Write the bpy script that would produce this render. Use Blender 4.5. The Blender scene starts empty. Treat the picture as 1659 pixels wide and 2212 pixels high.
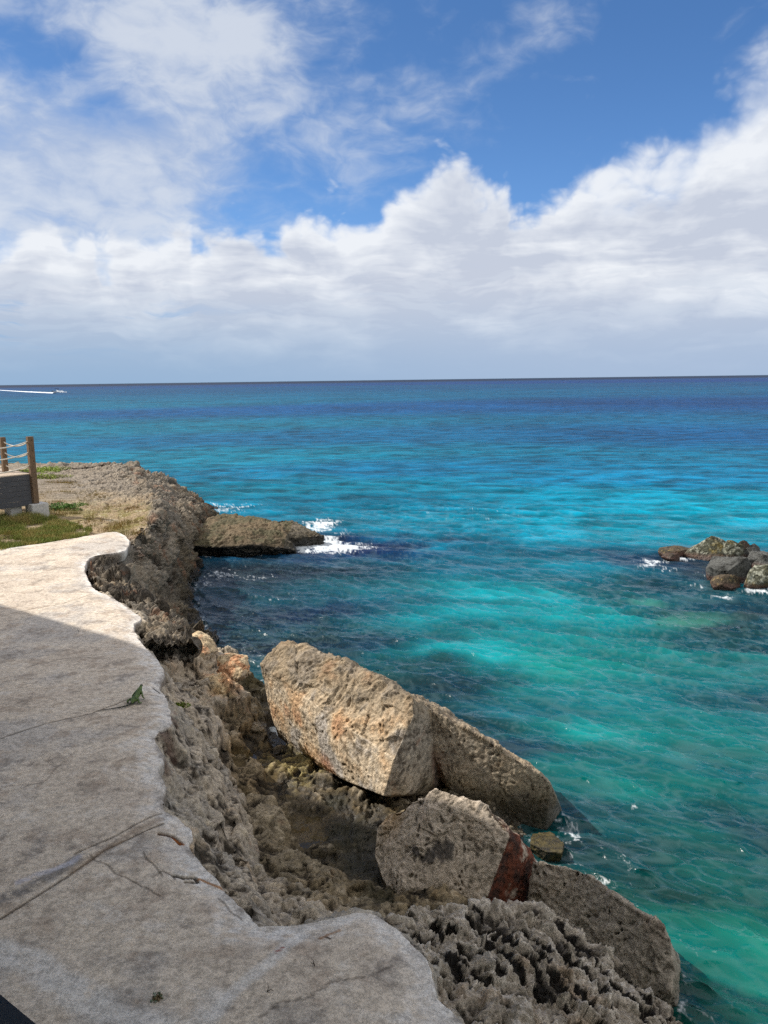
import bpy, bmesh, math, random
import numpy as np
from mathutils import Vector, Matrix

random.seed(7)
rng = np.random.default_rng(7)
SC = bpy.context.scene
COL = SC.collection
R = math.radians

# ------------------------------------------------------------------ camera
WALK = 2.7            # height of the concrete walkway above the sea
CAMZ = 7.2            # eye height above the sea
F = 1661.0            # focal length in the 1659 x 2212 survey picture
PITCH = R(9.75); ROLL = R(-0.76)
cam_d = bpy.data.cameras.new('camera'); cam = bpy.data.objects.new('camera', cam_d)
COL.objects.link(cam)
CM = Matrix.Translation((0, 0, CAMZ)) @ Matrix.Rotation(math.pi / 2 - PITCH, 4, 'X') @ Matrix.Rotation(ROLL, 4, 'Z')
cam.matrix_world = CM
cam_d.sensor_fit = 'VERTICAL'; cam_d.sensor_height = 24.0
cam_d.lens = 24.0 * F / 2212.0
cam_d.clip_start = 0.05; cam_d.clip_end = 60000
SC.camera = cam
M3 = np.array(CM.to_3x3())

def ray(X, Y):
    d = np.array([(X - 829.5) / F, -(Y - 1106.0) / F, -1.0])
    return M3 @ d
def at(X, Y, z):                       # survey point on the level z
    d = ray(X, Y); t = (z - CAMZ) / d[2]
    return np.array([d[0] * t, d[1] * t, z])
def aty(X, Y, y):                      # survey point at the forward distance y
    d = ray(X, Y); t = y / d[1]
    return np.array([d[0] * t, y, CAMZ + d[2] * t])

# ------------------------------------------------------------------ noise
def _h(ix, iy, iz, seed):
    h = (ix.astype(np.uint32) * np.uint32(0x9E3779B1)) ^ (iy.astype(np.uint32) * np.uint32(0x85EBCA77)) ^ \
        (iz.astype(np.uint32) * np.uint32(0xC2B2AE3D)) ^ np.uint32((seed * 0x27D4EB2F) & 0xffffffff)
    h ^= h >> np.uint32(15); h = h * np.uint32(0x2C1B3C6D); h ^= h >> np.uint32(12)
    h = h * np.uint32(0x297A2D39); h ^= h >> np.uint32(15)
    return h
_g = rng.normal(size=(64, 3)); _g /= np.linalg.norm(_g, axis=1)[:, None]
_g = _g.astype(np.float32)
def perlin(p, seed=0):
    p = np.asarray(p, dtype=np.float32)
    pi = np.floor(p); f = p - pi; i = pi.astype(np.int64)
    u = f * f * f * (f * (f * 6 - 15) + 10)
    out = np.zeros(len(p), np.float32); flat = not p[:, 2].any()
    for dx in (0, 1):
        wx = u[:, 0] if dx else 1 - u[:, 0]
        for dy in (0, 1):
            wy = u[:, 1] if dy else 1 - u[:, 1]
            for dz in ((0,) if flat else (0, 1)):
                wz = u[:, 2] if dz else 1 - u[:, 2]
                g = _g[_h(i[:, 0] + dx, i[:, 1] + dy, i[:, 2] + dz, seed) & np.uint32(63)]
                out += wx * wy * wz * (g[:, 0] * (f[:, 0] - dx) + g[:, 1] * (f[:, 1] - dy) + g[:, 2] * (f[:, 2] - dz))
    return out * 1.5
def fbm(p, octv=5, gain=.5, lac=2.03, seed=0):
    p = np.asarray(p, np.float32); a = 1.0; s = 0; o = np.zeros(len(p), np.float32)
    for k in range(octv):
        o += a * perlin(p, seed + k * 7); s += a; a *= gain; p = p * lac + (np.array([3.7, 3.7, 0 if not p[:, 2].any() else 3.7], np.float32))
    return o / s * 1.6
def ridged(p, octv=4, gain=.5, lac=2.1, seed=0):
    p = np.asarray(p, np.float32); a = 1.0; s = 0; o = np.zeros(len(p), np.float32)
    for k in range(octv):
        o += a * (1 - np.abs(perlin(p, seed + k * 5)) * 2.2); s += a; a *= gain; p = p * lac + (np.array([1.3, 1.3, 0 if not p[:, 2].any() else 1.3], np.float32))
    return o / s
def worley(p, seed=0):
    p = np.asarray(p, np.float32); pi = np.floor(p); f = p - pi; i = pi.astype(np.int64)
    f1 = np.full(len(p), 9., np.float32)
    for dx in (-1, 0, 1):
        for dy in (-1, 0, 1):
            for dz in (-1, 0, 1):
                h = _h(i[:, 0] + dx, i[:, 1] + dy, i[:, 2] + dz, seed)
                jx = (h & np.uint32(1023)).astype(np.float32) / 1023; jy = ((h >> np.uint32(10)) & np.uint32(1023)).astype(np.float32) / 1023
                jz = ((h >> np.uint32(20)) & np.uint32(1023)).astype(np.float32) / 1023
                d = (dx + jx - f[:, 0]) ** 2 + (dy + jy - f[:, 1]) ** 2 + (dz + jz - f[:, 2]) ** 2
                f1 = np.minimum(f1, d)
    return np.sqrt(f1)
def blocks(p, seed=0):
    """fractured stone: every cell is a tilted facet of its own height, with a crack along its border"""
    p = np.asarray(p, np.float32); pi = np.floor(p); f = p - pi; i = pi.astype(np.int64); n = len(p)
    f1 = np.full(n, 9., np.float32); f2 = np.full(n, 9., np.float32); hh = np.zeros(n, np.uint32); vx = np.zeros(n, np.float32); vy = vx.copy(); vz = vx.copy()
    for dx in (-1, 0, 1):
        for dy in (-1, 0, 1):
            for dz in (-1, 0, 1):
                h = _h(i[:, 0] + dx, i[:, 1] + dy, i[:, 2] + dz, seed)
                ax = dx + (h & np.uint32(1023)).astype(np.float32) / 1023 - f[:, 0]; ay = dy + ((h >> np.uint32(10)) & np.uint32(1023)).astype(np.float32) / 1023 - f[:, 1]
                az_ = dz + ((h >> np.uint32(20)) & np.uint32(1023)).astype(np.float32) / 1023 - f[:, 2]; d = ax * ax + ay * ay + az_ * az_
                m = d < f1; f2 = np.where(m, f1, np.minimum(f2, d)); f1 = np.where(m, d, f1); hh = np.where(m, h, hh); vx = np.where(m, ax, vx); vy = np.where(m, ay, vy); vz = np.where(m, az_, vz)
    h2 = hh * np.uint32(0x9E3779B1); h2 ^= h2 >> np.uint32(13); g = _g[h2 & np.uint32(63)]; r_ = ((h2 >> np.uint32(8)) & np.uint32(1023)).astype(np.float32) / 1023 - .5
    edge_ = np.sqrt(f2) - np.sqrt(f1)
    return r_ + .9 * (g[:, 0] * vx + g[:, 1] * vy + g[:, 2] * vz), -np.clip(1 - edge_ / .11, 0, 1)
def sst(a, b, x):
    t = np.clip((x - a) / (b - a), 0, 1); return t * t * (3 - 2 * t)
def lin(c):                            # sRGB 0-255 -> linear
    c = np.asarray(c, float) / 255.0
    return np.where(c <= .04045, c / 12.92, ((c + .055) / 1.055) ** 2.4)
def mixc(a, b, t):
    return a * (1 - t[:, None]) + b * t[:, None]
def poly_dist(P, line):
    line = np.asarray(line, np.float32); P = np.asarray(P, np.float32); best = np.full(len(P), 1e9, np.float32); par = np.zeros(len(P), np.float32)
    acc = 0
    for a, b in zip(line[:-1], line[1:]):
        ab = b - a; L2 = (ab ** 2).sum() + 1e-12
        t = np.clip(((P - a) @ ab) / L2, 0, 1)
        d = np.hypot(P[:, 0] - a[0] - t * ab[0], P[:, 1] - a[1] - t * ab[1])
        m = d < best; best[m] = d[m]; par[m] = acc + t[m] * math.sqrt(L2); acc += math.sqrt(L2)
    return best, par
def inside(P, poly):
    poly = np.asarray(poly, float); c = np.zeros(len(P), bool); x, y = P[:, 0], P[:, 1]
    for a, b in zip(poly, np.roll(poly, -1, axis=0)):
        if a[1] == b[1]: continue
        m = ((a[1] > y) != (b[1] > y)) & (x < (b[0] - a[0]) * (y - a[1]) / (b[1] - a[1]) + a[0])
        c ^= m
    return c
def resample(line, n, smooth=True):
    line = np.asarray(line, float); s = np.r_[0, np.cumsum(np.linalg.norm(np.diff(line, axis=0), axis=1))]
    if smooth:
        fine = []
        L = np.vstack([2 * line[0] - line[1], line, 2 * line[-1] - line[-2]])
        for k in range(1, len(L) - 2):
            for t in np.linspace(0, 1, 12, endpoint=False):
                p0, p1, p2, p3 = L[k - 1:k + 3]
                fine.append(.5 * ((2 * p1) + (p2 - p0) * t + (2 * p0 - 5 * p1 + 4 * p2 - p3) * t * t + (3 * p1 - p0 - 3 * p2 + p3) * t ** 3))
        fine.append(line[-1]); line = np.array(fine)
        s = np.r_[0, np.cumsum(np.linalg.norm(np.diff(line, axis=0), axis=1))]
    q = np.linspace(0, s[-1], n)
    return np.stack([np.interp(q, s, line[:, k]) for k in range(line.shape[1])], 1)

# ------------------------------------------------------------------ mesh helpers
def link(name, me, mat=None, parent=None):
    o = bpy.data.objects.new(name, me); COL.objects.link(o)
    if mat: me.materials.append(mat)
    if parent: o.parent = parent
    return o
def tag(o, label=None, cat=None, group=None, kind=None):
    if label: o['label'] = label
    if cat: o['category'] = cat
    if group: o['group'] = group
    if kind: o['kind'] = kind
    return o
def empty(name, loc, rz=0):
    o = bpy.data.objects.new(name, None); COL.objects.link(o); o.location = loc; o.rotation_euler = (0, 0, rz)
    o.empty_display_size = .1
    return o
def np_mesh(name, V, Fq, smooth=True, up=False):
    if up:
        V_ = np.asarray(V, float); F_ = np.asarray(Fq); nn_ = np.cross(V_[F_[:, 2]] - V_[F_[:, 0]], V_[F_[:, 3]] - V_[F_[:, 1]])
        if nn_[:, 2].sum() < 0: Fq = F_[:, ::-1].copy()
    me = bpy.data.meshes.new(name); V = np.asarray(V, np.float32); Fq = np.asarray(Fq, np.int32)
    k = Fq.shape[1]
    me.vertices.add(len(V)); me.vertices.foreach_set('co', V.ravel())
    me.loops.add(Fq.size); me.loops.foreach_set('vertex_index', Fq.ravel())
    me.polygons.add(len(Fq)); me.polygons.foreach_set('loop_start', np.arange(0, Fq.size, k, dtype=np.int32))
    me.polygons.foreach_set('use_smooth', np.full(len(Fq), smooth))
    me.update(calc_edges=True)
    return me
def grid_faces(nu, nv):
    i = np.arange(nu * nv).reshape(nu, nv)
    return np.stack([i[:-1, :-1], i[1:, :-1], i[1:, 1:], i[:-1, 1:]], -1).reshape(-1, 4)
def set_col(me, c, name='Col'):
    a = me.attributes.new(name, 'FLOAT_COLOR', 'POINT')
    c4 = np.ones((len(c), 4), np.float32); c4[:, :3] = np.clip(c, 0, 1); a.data.foreach_set('color', c4.ravel())
def set_f(me, f, name):
    a = me.attributes.new(name, 'FLOAT', 'POINT'); a.data.foreach_set('value', np.asarray(f, np.float32))
def get_v(me):
    v = np.empty(len(me.vertices) * 3, np.float32); me.vertices.foreach_get('co', v); return v.reshape(-1, 3)
def get_n(me):
    v = np.empty(len(me.vertices) * 3, np.float32); me.vertices.foreach_get('normal', v); return v.reshape(-1, 3)
def set_v(me, v):
    me.vertices.foreach_set('co', np.asarray(v, np.float32).ravel()); me.update()
def drop_faces(V, Fq, keepv):
    keep = keepv[Fq].all(1); Fq = Fq[keep]; used = np.zeros(len(V), bool); used[Fq.ravel()] = True
    idx = np.cumsum(used) - 1
    return V[used], idx[Fq], used

# ------------------------------------------------------------------ material helpers
class NT:
    def __init__(s, tree): s.t = tree
    def n(s, typ, **k):
        nd = s.t.nodes.new(typ)
        for a, b in k.items(): setattr(nd, a, b)
        return nd
    def put(s, sock, v):
        if isinstance(v, bpy.types.NodeSocket): s.t.links.new(v, sock)
        elif v is not None: sock.default_value = v
    def m(s, op, a, b=None, c=None, clamp=False):
        nd = s.n('ShaderNodeMath', operation=op, use_clamp=clamp)
        for k, v in enumerate((a, b, c)): s.put(nd.inputs[k], v)
        return nd.outputs[0]
    def vm(s, op, a, b=None):
        nd = s.n('ShaderNodeVectorMath', operation=op); s.put(nd.inputs[0], a)
        if b is not None: s.put(nd.inputs[3] if op == 'SCALE' else nd.inputs[1], b)
        return nd.outputs['Value'] if op in ('DOT_PRODUCT', 'LENGTH') else nd.outputs[0]
    def ss(s, x, a, b, lo=0., hi=1.):
        nd = s.n('ShaderNodeMapRange', interpolation_type='SMOOTHSTEP')
        s.put(nd.inputs[0], x); s.put(nd.inputs[1], a); s.put(nd.inputs[2], b); s.put(nd.inputs[3], lo); s.put(nd.inputs[4], hi)
        return nd.outputs[0]
    def mix(s, f, a, b, blend='MIX'):
        nd = s.n('ShaderNodeMix', data_type='RGBA', blend_type=blend)
        s.put(nd.inputs[0], f); s.put(nd.inputs[6], a); s.put(nd.inputs[7], b)
        return nd.outputs[2]
    def noise(s, vec, scale, detail=4, rough=.5, dist=0., fac=True, dim='3D'):
        nd = s.n('ShaderNodeTexNoise', noise_dimensions=dim); s.put(nd.inputs['Vector'], vec); nd.inputs['Scale'].default_value = scale
        nd.inputs['Detail'].default_value = detail; nd.inputs['Roughness'].default_value = rough; nd.inputs['Distortion'].default_value = dist
        return nd.outputs[0] if fac else nd.outputs[1]
    def attr(s, name, typ='Color'):
        nd = s.n('ShaderNodeAttribute'); nd.attribute_name = name; return nd.outputs[typ]
    def xyz(s, x, y, z):
        nd = s.n('ShaderNodeCombineXYZ')
        for k, v in enumerate((x, y, z)): s.put(nd.inputs[k], v)
        return nd.outputs[0]

def new_mat(name):
    m = bpy.data.materials.new(name); m.use_nodes = True; t = NT(m.node_tree)
    b = m.node_tree.nodes['Principled BSDF']
    return m, t, b
def c4(c): return (float(c[0]), float(c[1]), float(c[2]), 1.0)
def pos(t): return t.n('ShaderNodeNewGeometry').outputs['Position']
def bump(t, b, h, strength, dist):
    nd = t.n('ShaderNodeBump'); nd.inputs['Strength'].default_value = strength; nd.inputs['Distance'].default_value = dist
    t.put(nd.inputs['Height'], h); t.put(b.inputs['Normal'], nd.outputs[0])

def rock_material(name, wet=False):
    m, t, b = new_mat(name); p = pos(t)
    n1 = t.noise(p, 15, 5, .72); n2 = t.noise(p, 62, 3, .7)
    k = t.m('ADD', t.m('MULTIPLY', n1, 1.25), t.m('MULTIPLY', n2, .75))
    k = t.ss(k, .72, 1.28, .58, 1.42)
    c = t.vm('SCALE', t.attr('Col'), k)
    t.put(b.inputs['Base Color'], c)
    w = t.attr('Wet', 'Fac')
    t.put(b.inputs['Roughness'], t.m('MULTIPLY_ADD', w, -.55, .92))
    t.put(b.inputs['Specular IOR Level'], t.m('MULTIPLY_ADD', w, .35, .25))
    vo = t.n('ShaderNodeTexVoronoi'); t.put(vo.inputs['Vector'], p); vo.inputs['Scale'].default_value = 13
    h = t.m('ADD', t.m('ADD', n1, t.m('MULTIPLY', n2, .4)), t.m('MULTIPLY', vo.outputs[0], .5))
    bump(t, b, h, .8, .035)
    return m
ROCK = rock_material('limestone')

def concrete_material():
    m, t, b = new_mat('weathered_concrete'); p = pos(t)
    n1 = t.noise(p, 55, 4, .8); n2 = t.noise(t.vm('MULTIPLY', p, (1., 1.15, 1.)), 13, 5, .72)
    k = t.ss(t.m('ADD', t.m('MULTIPLY', n1, 1.0), t.m('MULTIPLY', n2, 1.0)), .78, 1.22, .66, 1.24)
    t.put(b.inputs['Base Color'], t.vm('SCALE', t.attr('Col'), k))
    b.inputs['Roughness'].default_value = .95; b.inputs['Specular IOR Level'].default_value = .15
    bump(t, b, t.m('ADD', n1, t.m('MULTIPLY', n2, .6)), .45, .012)
    return m
CONC = concrete_material()

def simple_mat(name, col, rough=.8, var=.25, scale=20, metal=0, bumpd=0.004, stretch=None):
    m, t, b = new_mat(name)
    tc = t.n('ShaderNodeTexCoord').outputs['Object']
    if stretch: tc = t.vm('MULTIPLY', tc, stretch)
    n = t.noise(tc, scale, 4, .6)
    k = t.ss(n, .3, .7, 1 - var, 1 + var)
    t.put(b.inputs['Base Color'], t.vm('SCALE', tuple(float(x) for x in col), k) if False else t.mix(1.0, c4(col), t.xyz(k, k, k), 'MULTIPLY'))
    b.inputs['Roughness'].default_value = rough; b.inputs['Metallic'].default_value = metal
    if bumpd: bump(t, b, n, .5, bumpd)
    return m

# ------------------------------------------------------------------ sun and sky
# shade edge on the walkway, surveyed from the picture: it is the eave of the terrace roof
sA = at(0, 1312, WALK); sB = at(335, 1410, WALK)
EDIR = (sB - sA)[:2] / np.linalg.norm((sB - sA)[:2])
ENOR = np.array([-EDIR[1], EDIR[0]]);  ENOR = ENOR if ENOR[1] > 0 else -ENOR
SUN_EL = R(44); TRAV = np.array([.968, -.25]); TRAV /= np.linalg.norm(TRAV)     # way the light travels, in plan
sun_vec = np.array([-TRAV[0] * math.cos(SUN_EL), -TRAV[1] * math.cos(SUN_EL), math.sin(SUN_EL)])
sd = bpy.data.lights.new('sun', 'SUN'); sun = bpy.data.objects.new('sun', sd); COL.objects.link(sun)
sd.energy = 4.7; sd.angle = R(.53); sd.color = (1, .95, .87)
sun.rotation_euler = Vector(sun_vec).to_track_quat('Z', 'Y').to_euler(); sun.location = (-20, -5, 40)

W = bpy.data.worlds.new('World'); SC.world = W; W.use_nodes = True
t = NT(W.node_tree); bg = W.node_tree.nodes['Background']
sky = t.n('ShaderNodeTexSky'); sky.sky_type = 'NISHITA'; sky.sun_disc = False
sky.sun_elevation = SUN_EL; sky.sun_rotation = math.atan2(sun_vec[0], sun_vec[1]) % (2 * math.pi)
sky.air_density = 1.0; sky.dust_density = .4; sky.ozone_density = 2.2
STR = .1
d = t.n('ShaderNodeTexCoord').outputs['Generated']
sp = t.n('ShaderNodeSeparateXYZ'); t.put(sp.inputs[0], d)
az = t.m('ARCTAN2', sp.outputs[0], sp.outputs[1]); el = t.m('ARCSINE', sp.outputs[2])
def azel(X, Y):
    r = ray(X, Y); r = r / np.linalg.norm(r); return math.atan2(r[0], r[1]), math.asin(r[2])
def sk(c): return c4(lin(c) / STR)
# blue of the sky, a little deeper than the model gives
bluek = t.ss(el, .1, .42, 1.0, .74)
blue = t.mix(1.0, t.mix(.35, sky.outputs[0], sk((92, 150, 226))), (.86, 1.08, 1.26, 1), 'MULTIPLY')
blue = t.vm('SCALE', blue, bluek)
# cylindrical cloud coordinates (az, el) so that clouds sit where they stand in the sky
q = t.xyz(az, t.m('MULTIPLY', el, 1.35), 0.0)
warp = t.vm('SUBTRACT', t.noise(q, 7, 3, .55, fac=False, dim='2D'), (.5, .5, .5))
qw = t.vm('ADD', q, t.vm('SCALE', warp, .05))
def blob(X, Y, sx, sy, amp=1.0, rot=0.0):
    a0, e0 = azel(X, Y); c, s_ = math.cos(rot), math.sin(rot)
    da = t.m('SUBTRACT', az, a0); de = t.m('SUBTRACT', el, e0)
    u = t.m('ADD', t.m('MULTIPLY', da, c), t.m('MULTIPLY', de, s_)); v = t.m('SUBTRACT', t.m('MULTIPLY', de, c), t.m('MULTIPLY', da, s_))
    sx /= F; sy /= F
    e = t.m('ADD', t.m('POWER', t.m('DIVIDE', u, sx), 2.), t.m('POWER', t.m('DIVIDE', v, sy), 2.))
    return t.m('MULTIPLY', t.m('EXPONENT', t.m('MULTIPLY', e, -1.)), amp)
def addall(L):
    r = L[0]
    for x in L[1:]: r = t.m('ADD', r, x)
    return r
# layer 1: high veils and wisps
veil = addall([blob(60, 330, 420, 170, 1.25), blob(420, 160, 230, 200, .85), blob(250, 20, 330, 90, .7), blob(120, 520, 400, 120, .5), blob(470, 470, 120, 60, -.1),
               blob(760, 60, 170, 50, .42, R(12)), blob(1110, 95, 200, 55, .66, R(20)), blob(900, 225, 200, 55, .42, R(5)), blob(840, 350, 150, 55, .35), blob(1630, 60, 120, 140, .25), blob(1100, 310, 140, 40, .4),
               blob(90, 110, 170, 45, -.75, R(-8)), blob(290, 240, 110, 28, -.45), blob(640, 330, 140, 170, -.3)])
behind = t.ss(t.m('ABSOLUTE', az), .75, 1.2, 0., 1.1)
veil = t.m('ADD', veil, behind)
nv = t.noise(t.vm('MULTIPLY', qw, (1., 1.5, 1.)), 4.6, 6, .52, .15, dim='2D')
nv2 = t.noise(t.vm('MULTIPLY', qw, (1., 1.4, 1.)), 22, 5, .55, .2, dim='2D')
nvv = t.m('ADD', t.m('MULTIPLY', nv, .62), t.m('MULTIPLY', nv2, .38))
vm_ = t.m('ADD', t.m('MULTIPLY', veil, .75), t.m('MULTIPLY', t.m('SUBTRACT', nvv, .5), 1.9))
veilm = t.ss(vm_, .10, 1.05, 0., .88)
veilc = t.mix(t.ss(nvv, .36, .62), sk((180, 195, 221)), sk((216, 223, 234)))
skyc = t.mix(veilm, blue, veilc)
# layer 2: the bank of cumulus
prof = [(-700, 470), (-300, 430), (0, 505), (35, 458), (75, 440), (115, 462), (150, 500), (185, 478), (215, 520), (245, 478), (285, 462), (330, 478), (380, 448), (405, 470), (425, 515), (455, 488), (510, 468),
        (560, 478), (580, 505), (620, 455), (680, 432), (735, 428), (760, 446), (785, 440), (805, 445), (835, 400), (890, 370), (935, 335), (975, 318), (1015, 335), (1050, 368), (1095, 392), (1120, 430), (1150, 425),
        (1185, 392), (1230, 400), (1270, 360), (1330, 340), (1375, 318), (1420, 300), (1480, 300), (1530, 230), (1590, 160), (1659, 105), (1800, 40), (2300, 160)]
AR = 1.3
fc = t.n('ShaderNodeFloatCurve'); cu = fc.mapping.curves[0]
pts = []
for X, Y in prof:
    a, e = azel(X, Y); pts.append((a, e))
pts.sort()
pp = [(min(max((a + AR / 2) / AR, 0), 1), e / .6) for a, e in pts]
pp = [pp[0]] + [p for k, p in enumerate(pp[1:]) if p[0] - pp[k][0] > .002]
cu.points[0].location = pp[0]; cu.points[1].location = pp[-1]
for p_ in pp[1:-1]: cu.points.new(*p_)
for p_ in cu.points: p_.handle_type = 'AUTO'
fc.mapping.use_clip = False; fc.mapping.update()
wz = t.n('ShaderNodeSeparateXYZ'); t.put(wz.inputs[0], warp)
azw = t.m('ADD', az, t.m('MULTIPLY', wz.outputs[0], .018))
t.put(fc.inputs['Value'], t.m('DIVIDE', t.m('ADD', azw, AR / 2), AR)); fc.inputs['Factor'].default_value = 1
top = t.m('MULTIPLY', fc.outputs[0], .6)
depth = t.m('SUBTRACT', top, el)                       # radians below the cloud top
def billow(vec):
    a = t.n('ShaderNodeTexVoronoi', feature='SMOOTH_F1', voronoi_dimensions='2D'); t.put(a.inputs['Vector'], vec); a.inputs['Scale'].default_value = 15; a.inputs['Smoothness'].default_value = .5
    a.inputs['Detail'].default_value = 2.5; a.inputs['Roughness'].default_value = .55; a.inputs['Lacunarity'].default_value = 2.3
    n = t.noise(vec, 34, 7, .6, dim='2D')
    return t.m('ADD', t.m('MULTIPLY', a.outputs[0], -.8), t.m('MULTIPLY', n, .42))
b0 = billow(qw)
qs = t.vm('ADD', qw, (-.014, .012, 0.))                # one step toward the sun
b1 = billow(qs)
relief = t.m('SUBTRACT', b0, b1)
dens = t.m('ADD', depth, t.m('MULTIPLY', t.m('ADD', b0, .30), .06))
cum = t.ss(dens, -.008, .034)
soft = t.ss(dens, -.02, .06)
rightside = t.ss(az, .22, .42)
cum = t.m('ADD', t.m('MULTIPLY', cum, t.m('SUBTRACT', 1., rightside)), t.m('MULTIPLY', soft, rightside))
nb = t.noise(t.vm('MULTIPLY', qw, (1., 1.9, 1.)), 5.5, 5, .55, .1, dim='2D')
lum = t.m('SUBTRACT', 1.0, t.m('MULTIPLY', t.ss(dens, .0, .085), .80))
lum = t.m('ADD', lum, t.m('MULTIPLY', relief, t.ss(dens, .0, .14, .8, .3)))
lum = t.m('ADD', lum, t.m('MULTIPLY', t.m('SUBTRACT', nb, .5), 2.5))
lum = t.m('SUBTRACT', lum, t.m('MULTIPLY', t.ss(el, .25, .10), .12))
lum = t.m('ADD', lum, t.m('MULTIPLY', rightside, t.m('MULTIPLY', t.m('SUBTRACT', t.noise(t.vm('MULTIPLY', qw, (1., 1.6, 1.)), 9, 5, .55, .1, dim='2D'), .47), 1.9)))
lum = t.m('ADD', lum, blob(1320, 395, 170, 60, .45, R(20)))
lum = t.m('ADD', lum, addall([blob(1240, 620, 200, 40, .5, R(10)), blob(600, 605, 90, 38, .45), blob(900, 560, 160, 60, .35), blob(330, 560, 90, 45, .35), blob(110, 545, 90, 45, .3), blob(1020, 700, 130, 22, .4), blob(560, 745, 110, 18, .45)]))
lum = t.m('ADD', lum, t.m('MULTIPLY', t.m('SUBTRACT', t.noise(t.vm('MULTIPLY', qw, (1., 4.5, 1.)), 8, 5, .55, .1, dim='2D'), .5), t.ss(el, .26, .12, 0., 2.0)))
cumc = t.mix(t.m('MULTIPLY', lum, 1., clamp=True), sk((198, 206, 222)), sk((238, 242, 248)))
skyc = t.mix(cum, skyc, cumc)
# layer 3: haze, streaks and small far clouds low over the sea
gap = t.ss(t.noise(t.vm('MULTIPLY', qw, (.8, 5., 1.)), 6, 6, .6, dim='2D'), .52, .68)
gapb = addall([blob(90, 700, 260, 50, 1.3), blob(960, 630, 150, 30, .4), blob(350, 690, 160, 25, .4)])
skyc = t.mix(t.m('MULTIPLY', t.m('MULTIPLY', gap, 1.), t.m('MULTIPLY', gapb, .85), clamp=True), skyc, sk((160, 192, 230)))
st = t.ss(t.noise(t.vm('MULTIPLY', qw, (1., 4.2, 1.)), 11, 7, .6, dim='2D'), .47, .63)
lowb = t.ss(el, .015, .055); lowt = t.ss(el, .16, .10)
skyc = t.mix(t.m('MULTIPLY', t.m('MULTIPLY', st, lowb), t.m('MULTIPLY', lowt, .5)), skyc, sk((214, 222, 234)))
hz = t.ss(el, .13, -.005, 0., .97)
hzc = t.mix(t.ss(az, -.45, .4), sk((150, 180, 212)), sk((168, 189, 217)))
skyc = t.mix(hz, skyc, hzc)
offv = t.m('MAXIMUM', t.ss(el, .5, .85), t.ss(t.m('ABSOLUTE', az), .8, 1.4))
skyc = t.mix(t.m('MULTIPLY', offv, .6), skyc, sk((232, 226, 216)))
zen = t.m('ADD', t.m('ADD', 1., t.ss(el, .5, .85, 0., .42)), t.ss(t.m('ABSOLUTE', az), .8, 1.4, 0., .25))  # unseen sky overhead and behind boosted to fill the shaded ground
skyc = t.vm('SCALE', skyc, zen)
t.put(bg.inputs['Color'], skyc); bg.inputs['Strength'].default_value = STR
W.cycles.sampling_method = 'MANUAL'; W.cycles.sample_map_resolution = 512

# ------------------------------------------------------------------ walkway
EDGE_V = [(-160, 1230), (0, 1186), (116, 1166), (212, 1150), (245, 1146), (265, 1151), (279, 1166), (271, 1183), (245, 1191), (205, 1196), (189, 1206), (182, 1222), (189, 1246), (205, 1269), (238, 1284),
          (278, 1310), (304, 1330), (288, 1344), (294, 1366), (313, 1393), (335, 1413), (352, 1445), (345, 1465), (341, 1481), (356, 1497), (363, 1520), (367, 1556), (343, 1572), (335, 1592), (352, 1627),
          (338, 1655), (352, 1683), (349, 1715), (353, 1742), (381, 1758), (411, 1782), (415, 1797), (406, 1815), (428, 1849), (464, 1889), (488, 1917), (524, 1952), (555, 1990), (583, 1993), (619, 1988),
          (660, 1990), (719, 1974), (767, 1961), (809, 1968), (839, 1985), (881, 2019), (918, 2061), (936, 2110), (948, 2146), (984, 2182), (1014, 2209), (1080, 2266), (1180, 2380), (1330, 2600)]
edge = np.array([at(x, y, WALK)[:2] for x, y in EDGE_V])
edge = np.vstack([edge, [1.9, 1.2], [1.9, .4]])
EDGE = resample(edge, 1900)
EDGE = EDGE + np.stack([fbm(np.c_[EDGE * 3.5, np.zeros(1900)], 4, .6, seed=s_) for s_ in (81, 82)], 1) * .03
# polygon of the concrete (with its inland side far to the left)
WPOLY = np.vstack([EDGE[::5], [1.9, -2], [-30, -2], [-30, 24]])
# inner line, just left of what the picture shows
wy = np.linspace(0, 1, 1900)
key_e = np.array([0, 1, 3, 8, 13, 20, 33, 44, 50, 56, 60]) / (len(edge) - 1)
s_edge = np.r_[0, np.cumsum(np.linalg.norm(np.diff(edge, axis=0), axis=1))]; s_edge /= s_edge[-1]
s_key = np.interp(key_e, np.linspace(0, 1, len(edge)), s_edge)
inner_pts = np.array([[-14.6, 19.5], [-13.2, 19.2], [-12.0, 18.2], [-11.4, 17.2], [-10.6, 16.0], [-8.6, 13.0], [-5.6, 8.6], [-4.2, 5.8], [-3.0, 4.0], [-1.6, 1.6], [-1.0, .4]])
inner = np.stack([np.interp(wy, s_key, inner_pts[:, k]) for k in (0, 1)], 1)
vv = np.r_[0, 0, 0.0, np.linspace(0, 1, 300) ** 1.25][:, None]
vv = np.r_[np.linspace(0, 1, 330) ** 1.15]
P2 = EDGE[:, None, :] * (1 - vv)[None, :, None] + inner[:, None, :] * vv[None, :, None]
far = inner[:, None, :] + np.array([-1.0, -.25])[None, None, :] * np.array([1., 3., 7., 16.])[None, :, None]
P2 = np.concatenate([P2, far], 1); NU, NV = P2.shape[:2]
P2f = P2.reshape(-1, 2)
dE, _ = poly_dist(P2f, EDGE[::5])
z = np.full(len(P2f), WALK)
P3 = np.c_[P2f, np.zeros(len(P2f))]
wig = fbm(P3 * 3.0, 3, seed=3)
lipw = .20 + .08 * fbm(P3 * .9, 2, seed=9)
z += -.055 * np.exp(-(dE / lipw) ** 2 * 1.0) + .012 * fbm(P3 * 1.3, 4, seed=5) + .004 * fbm(P3 * 9, 3, seed=6)
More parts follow.
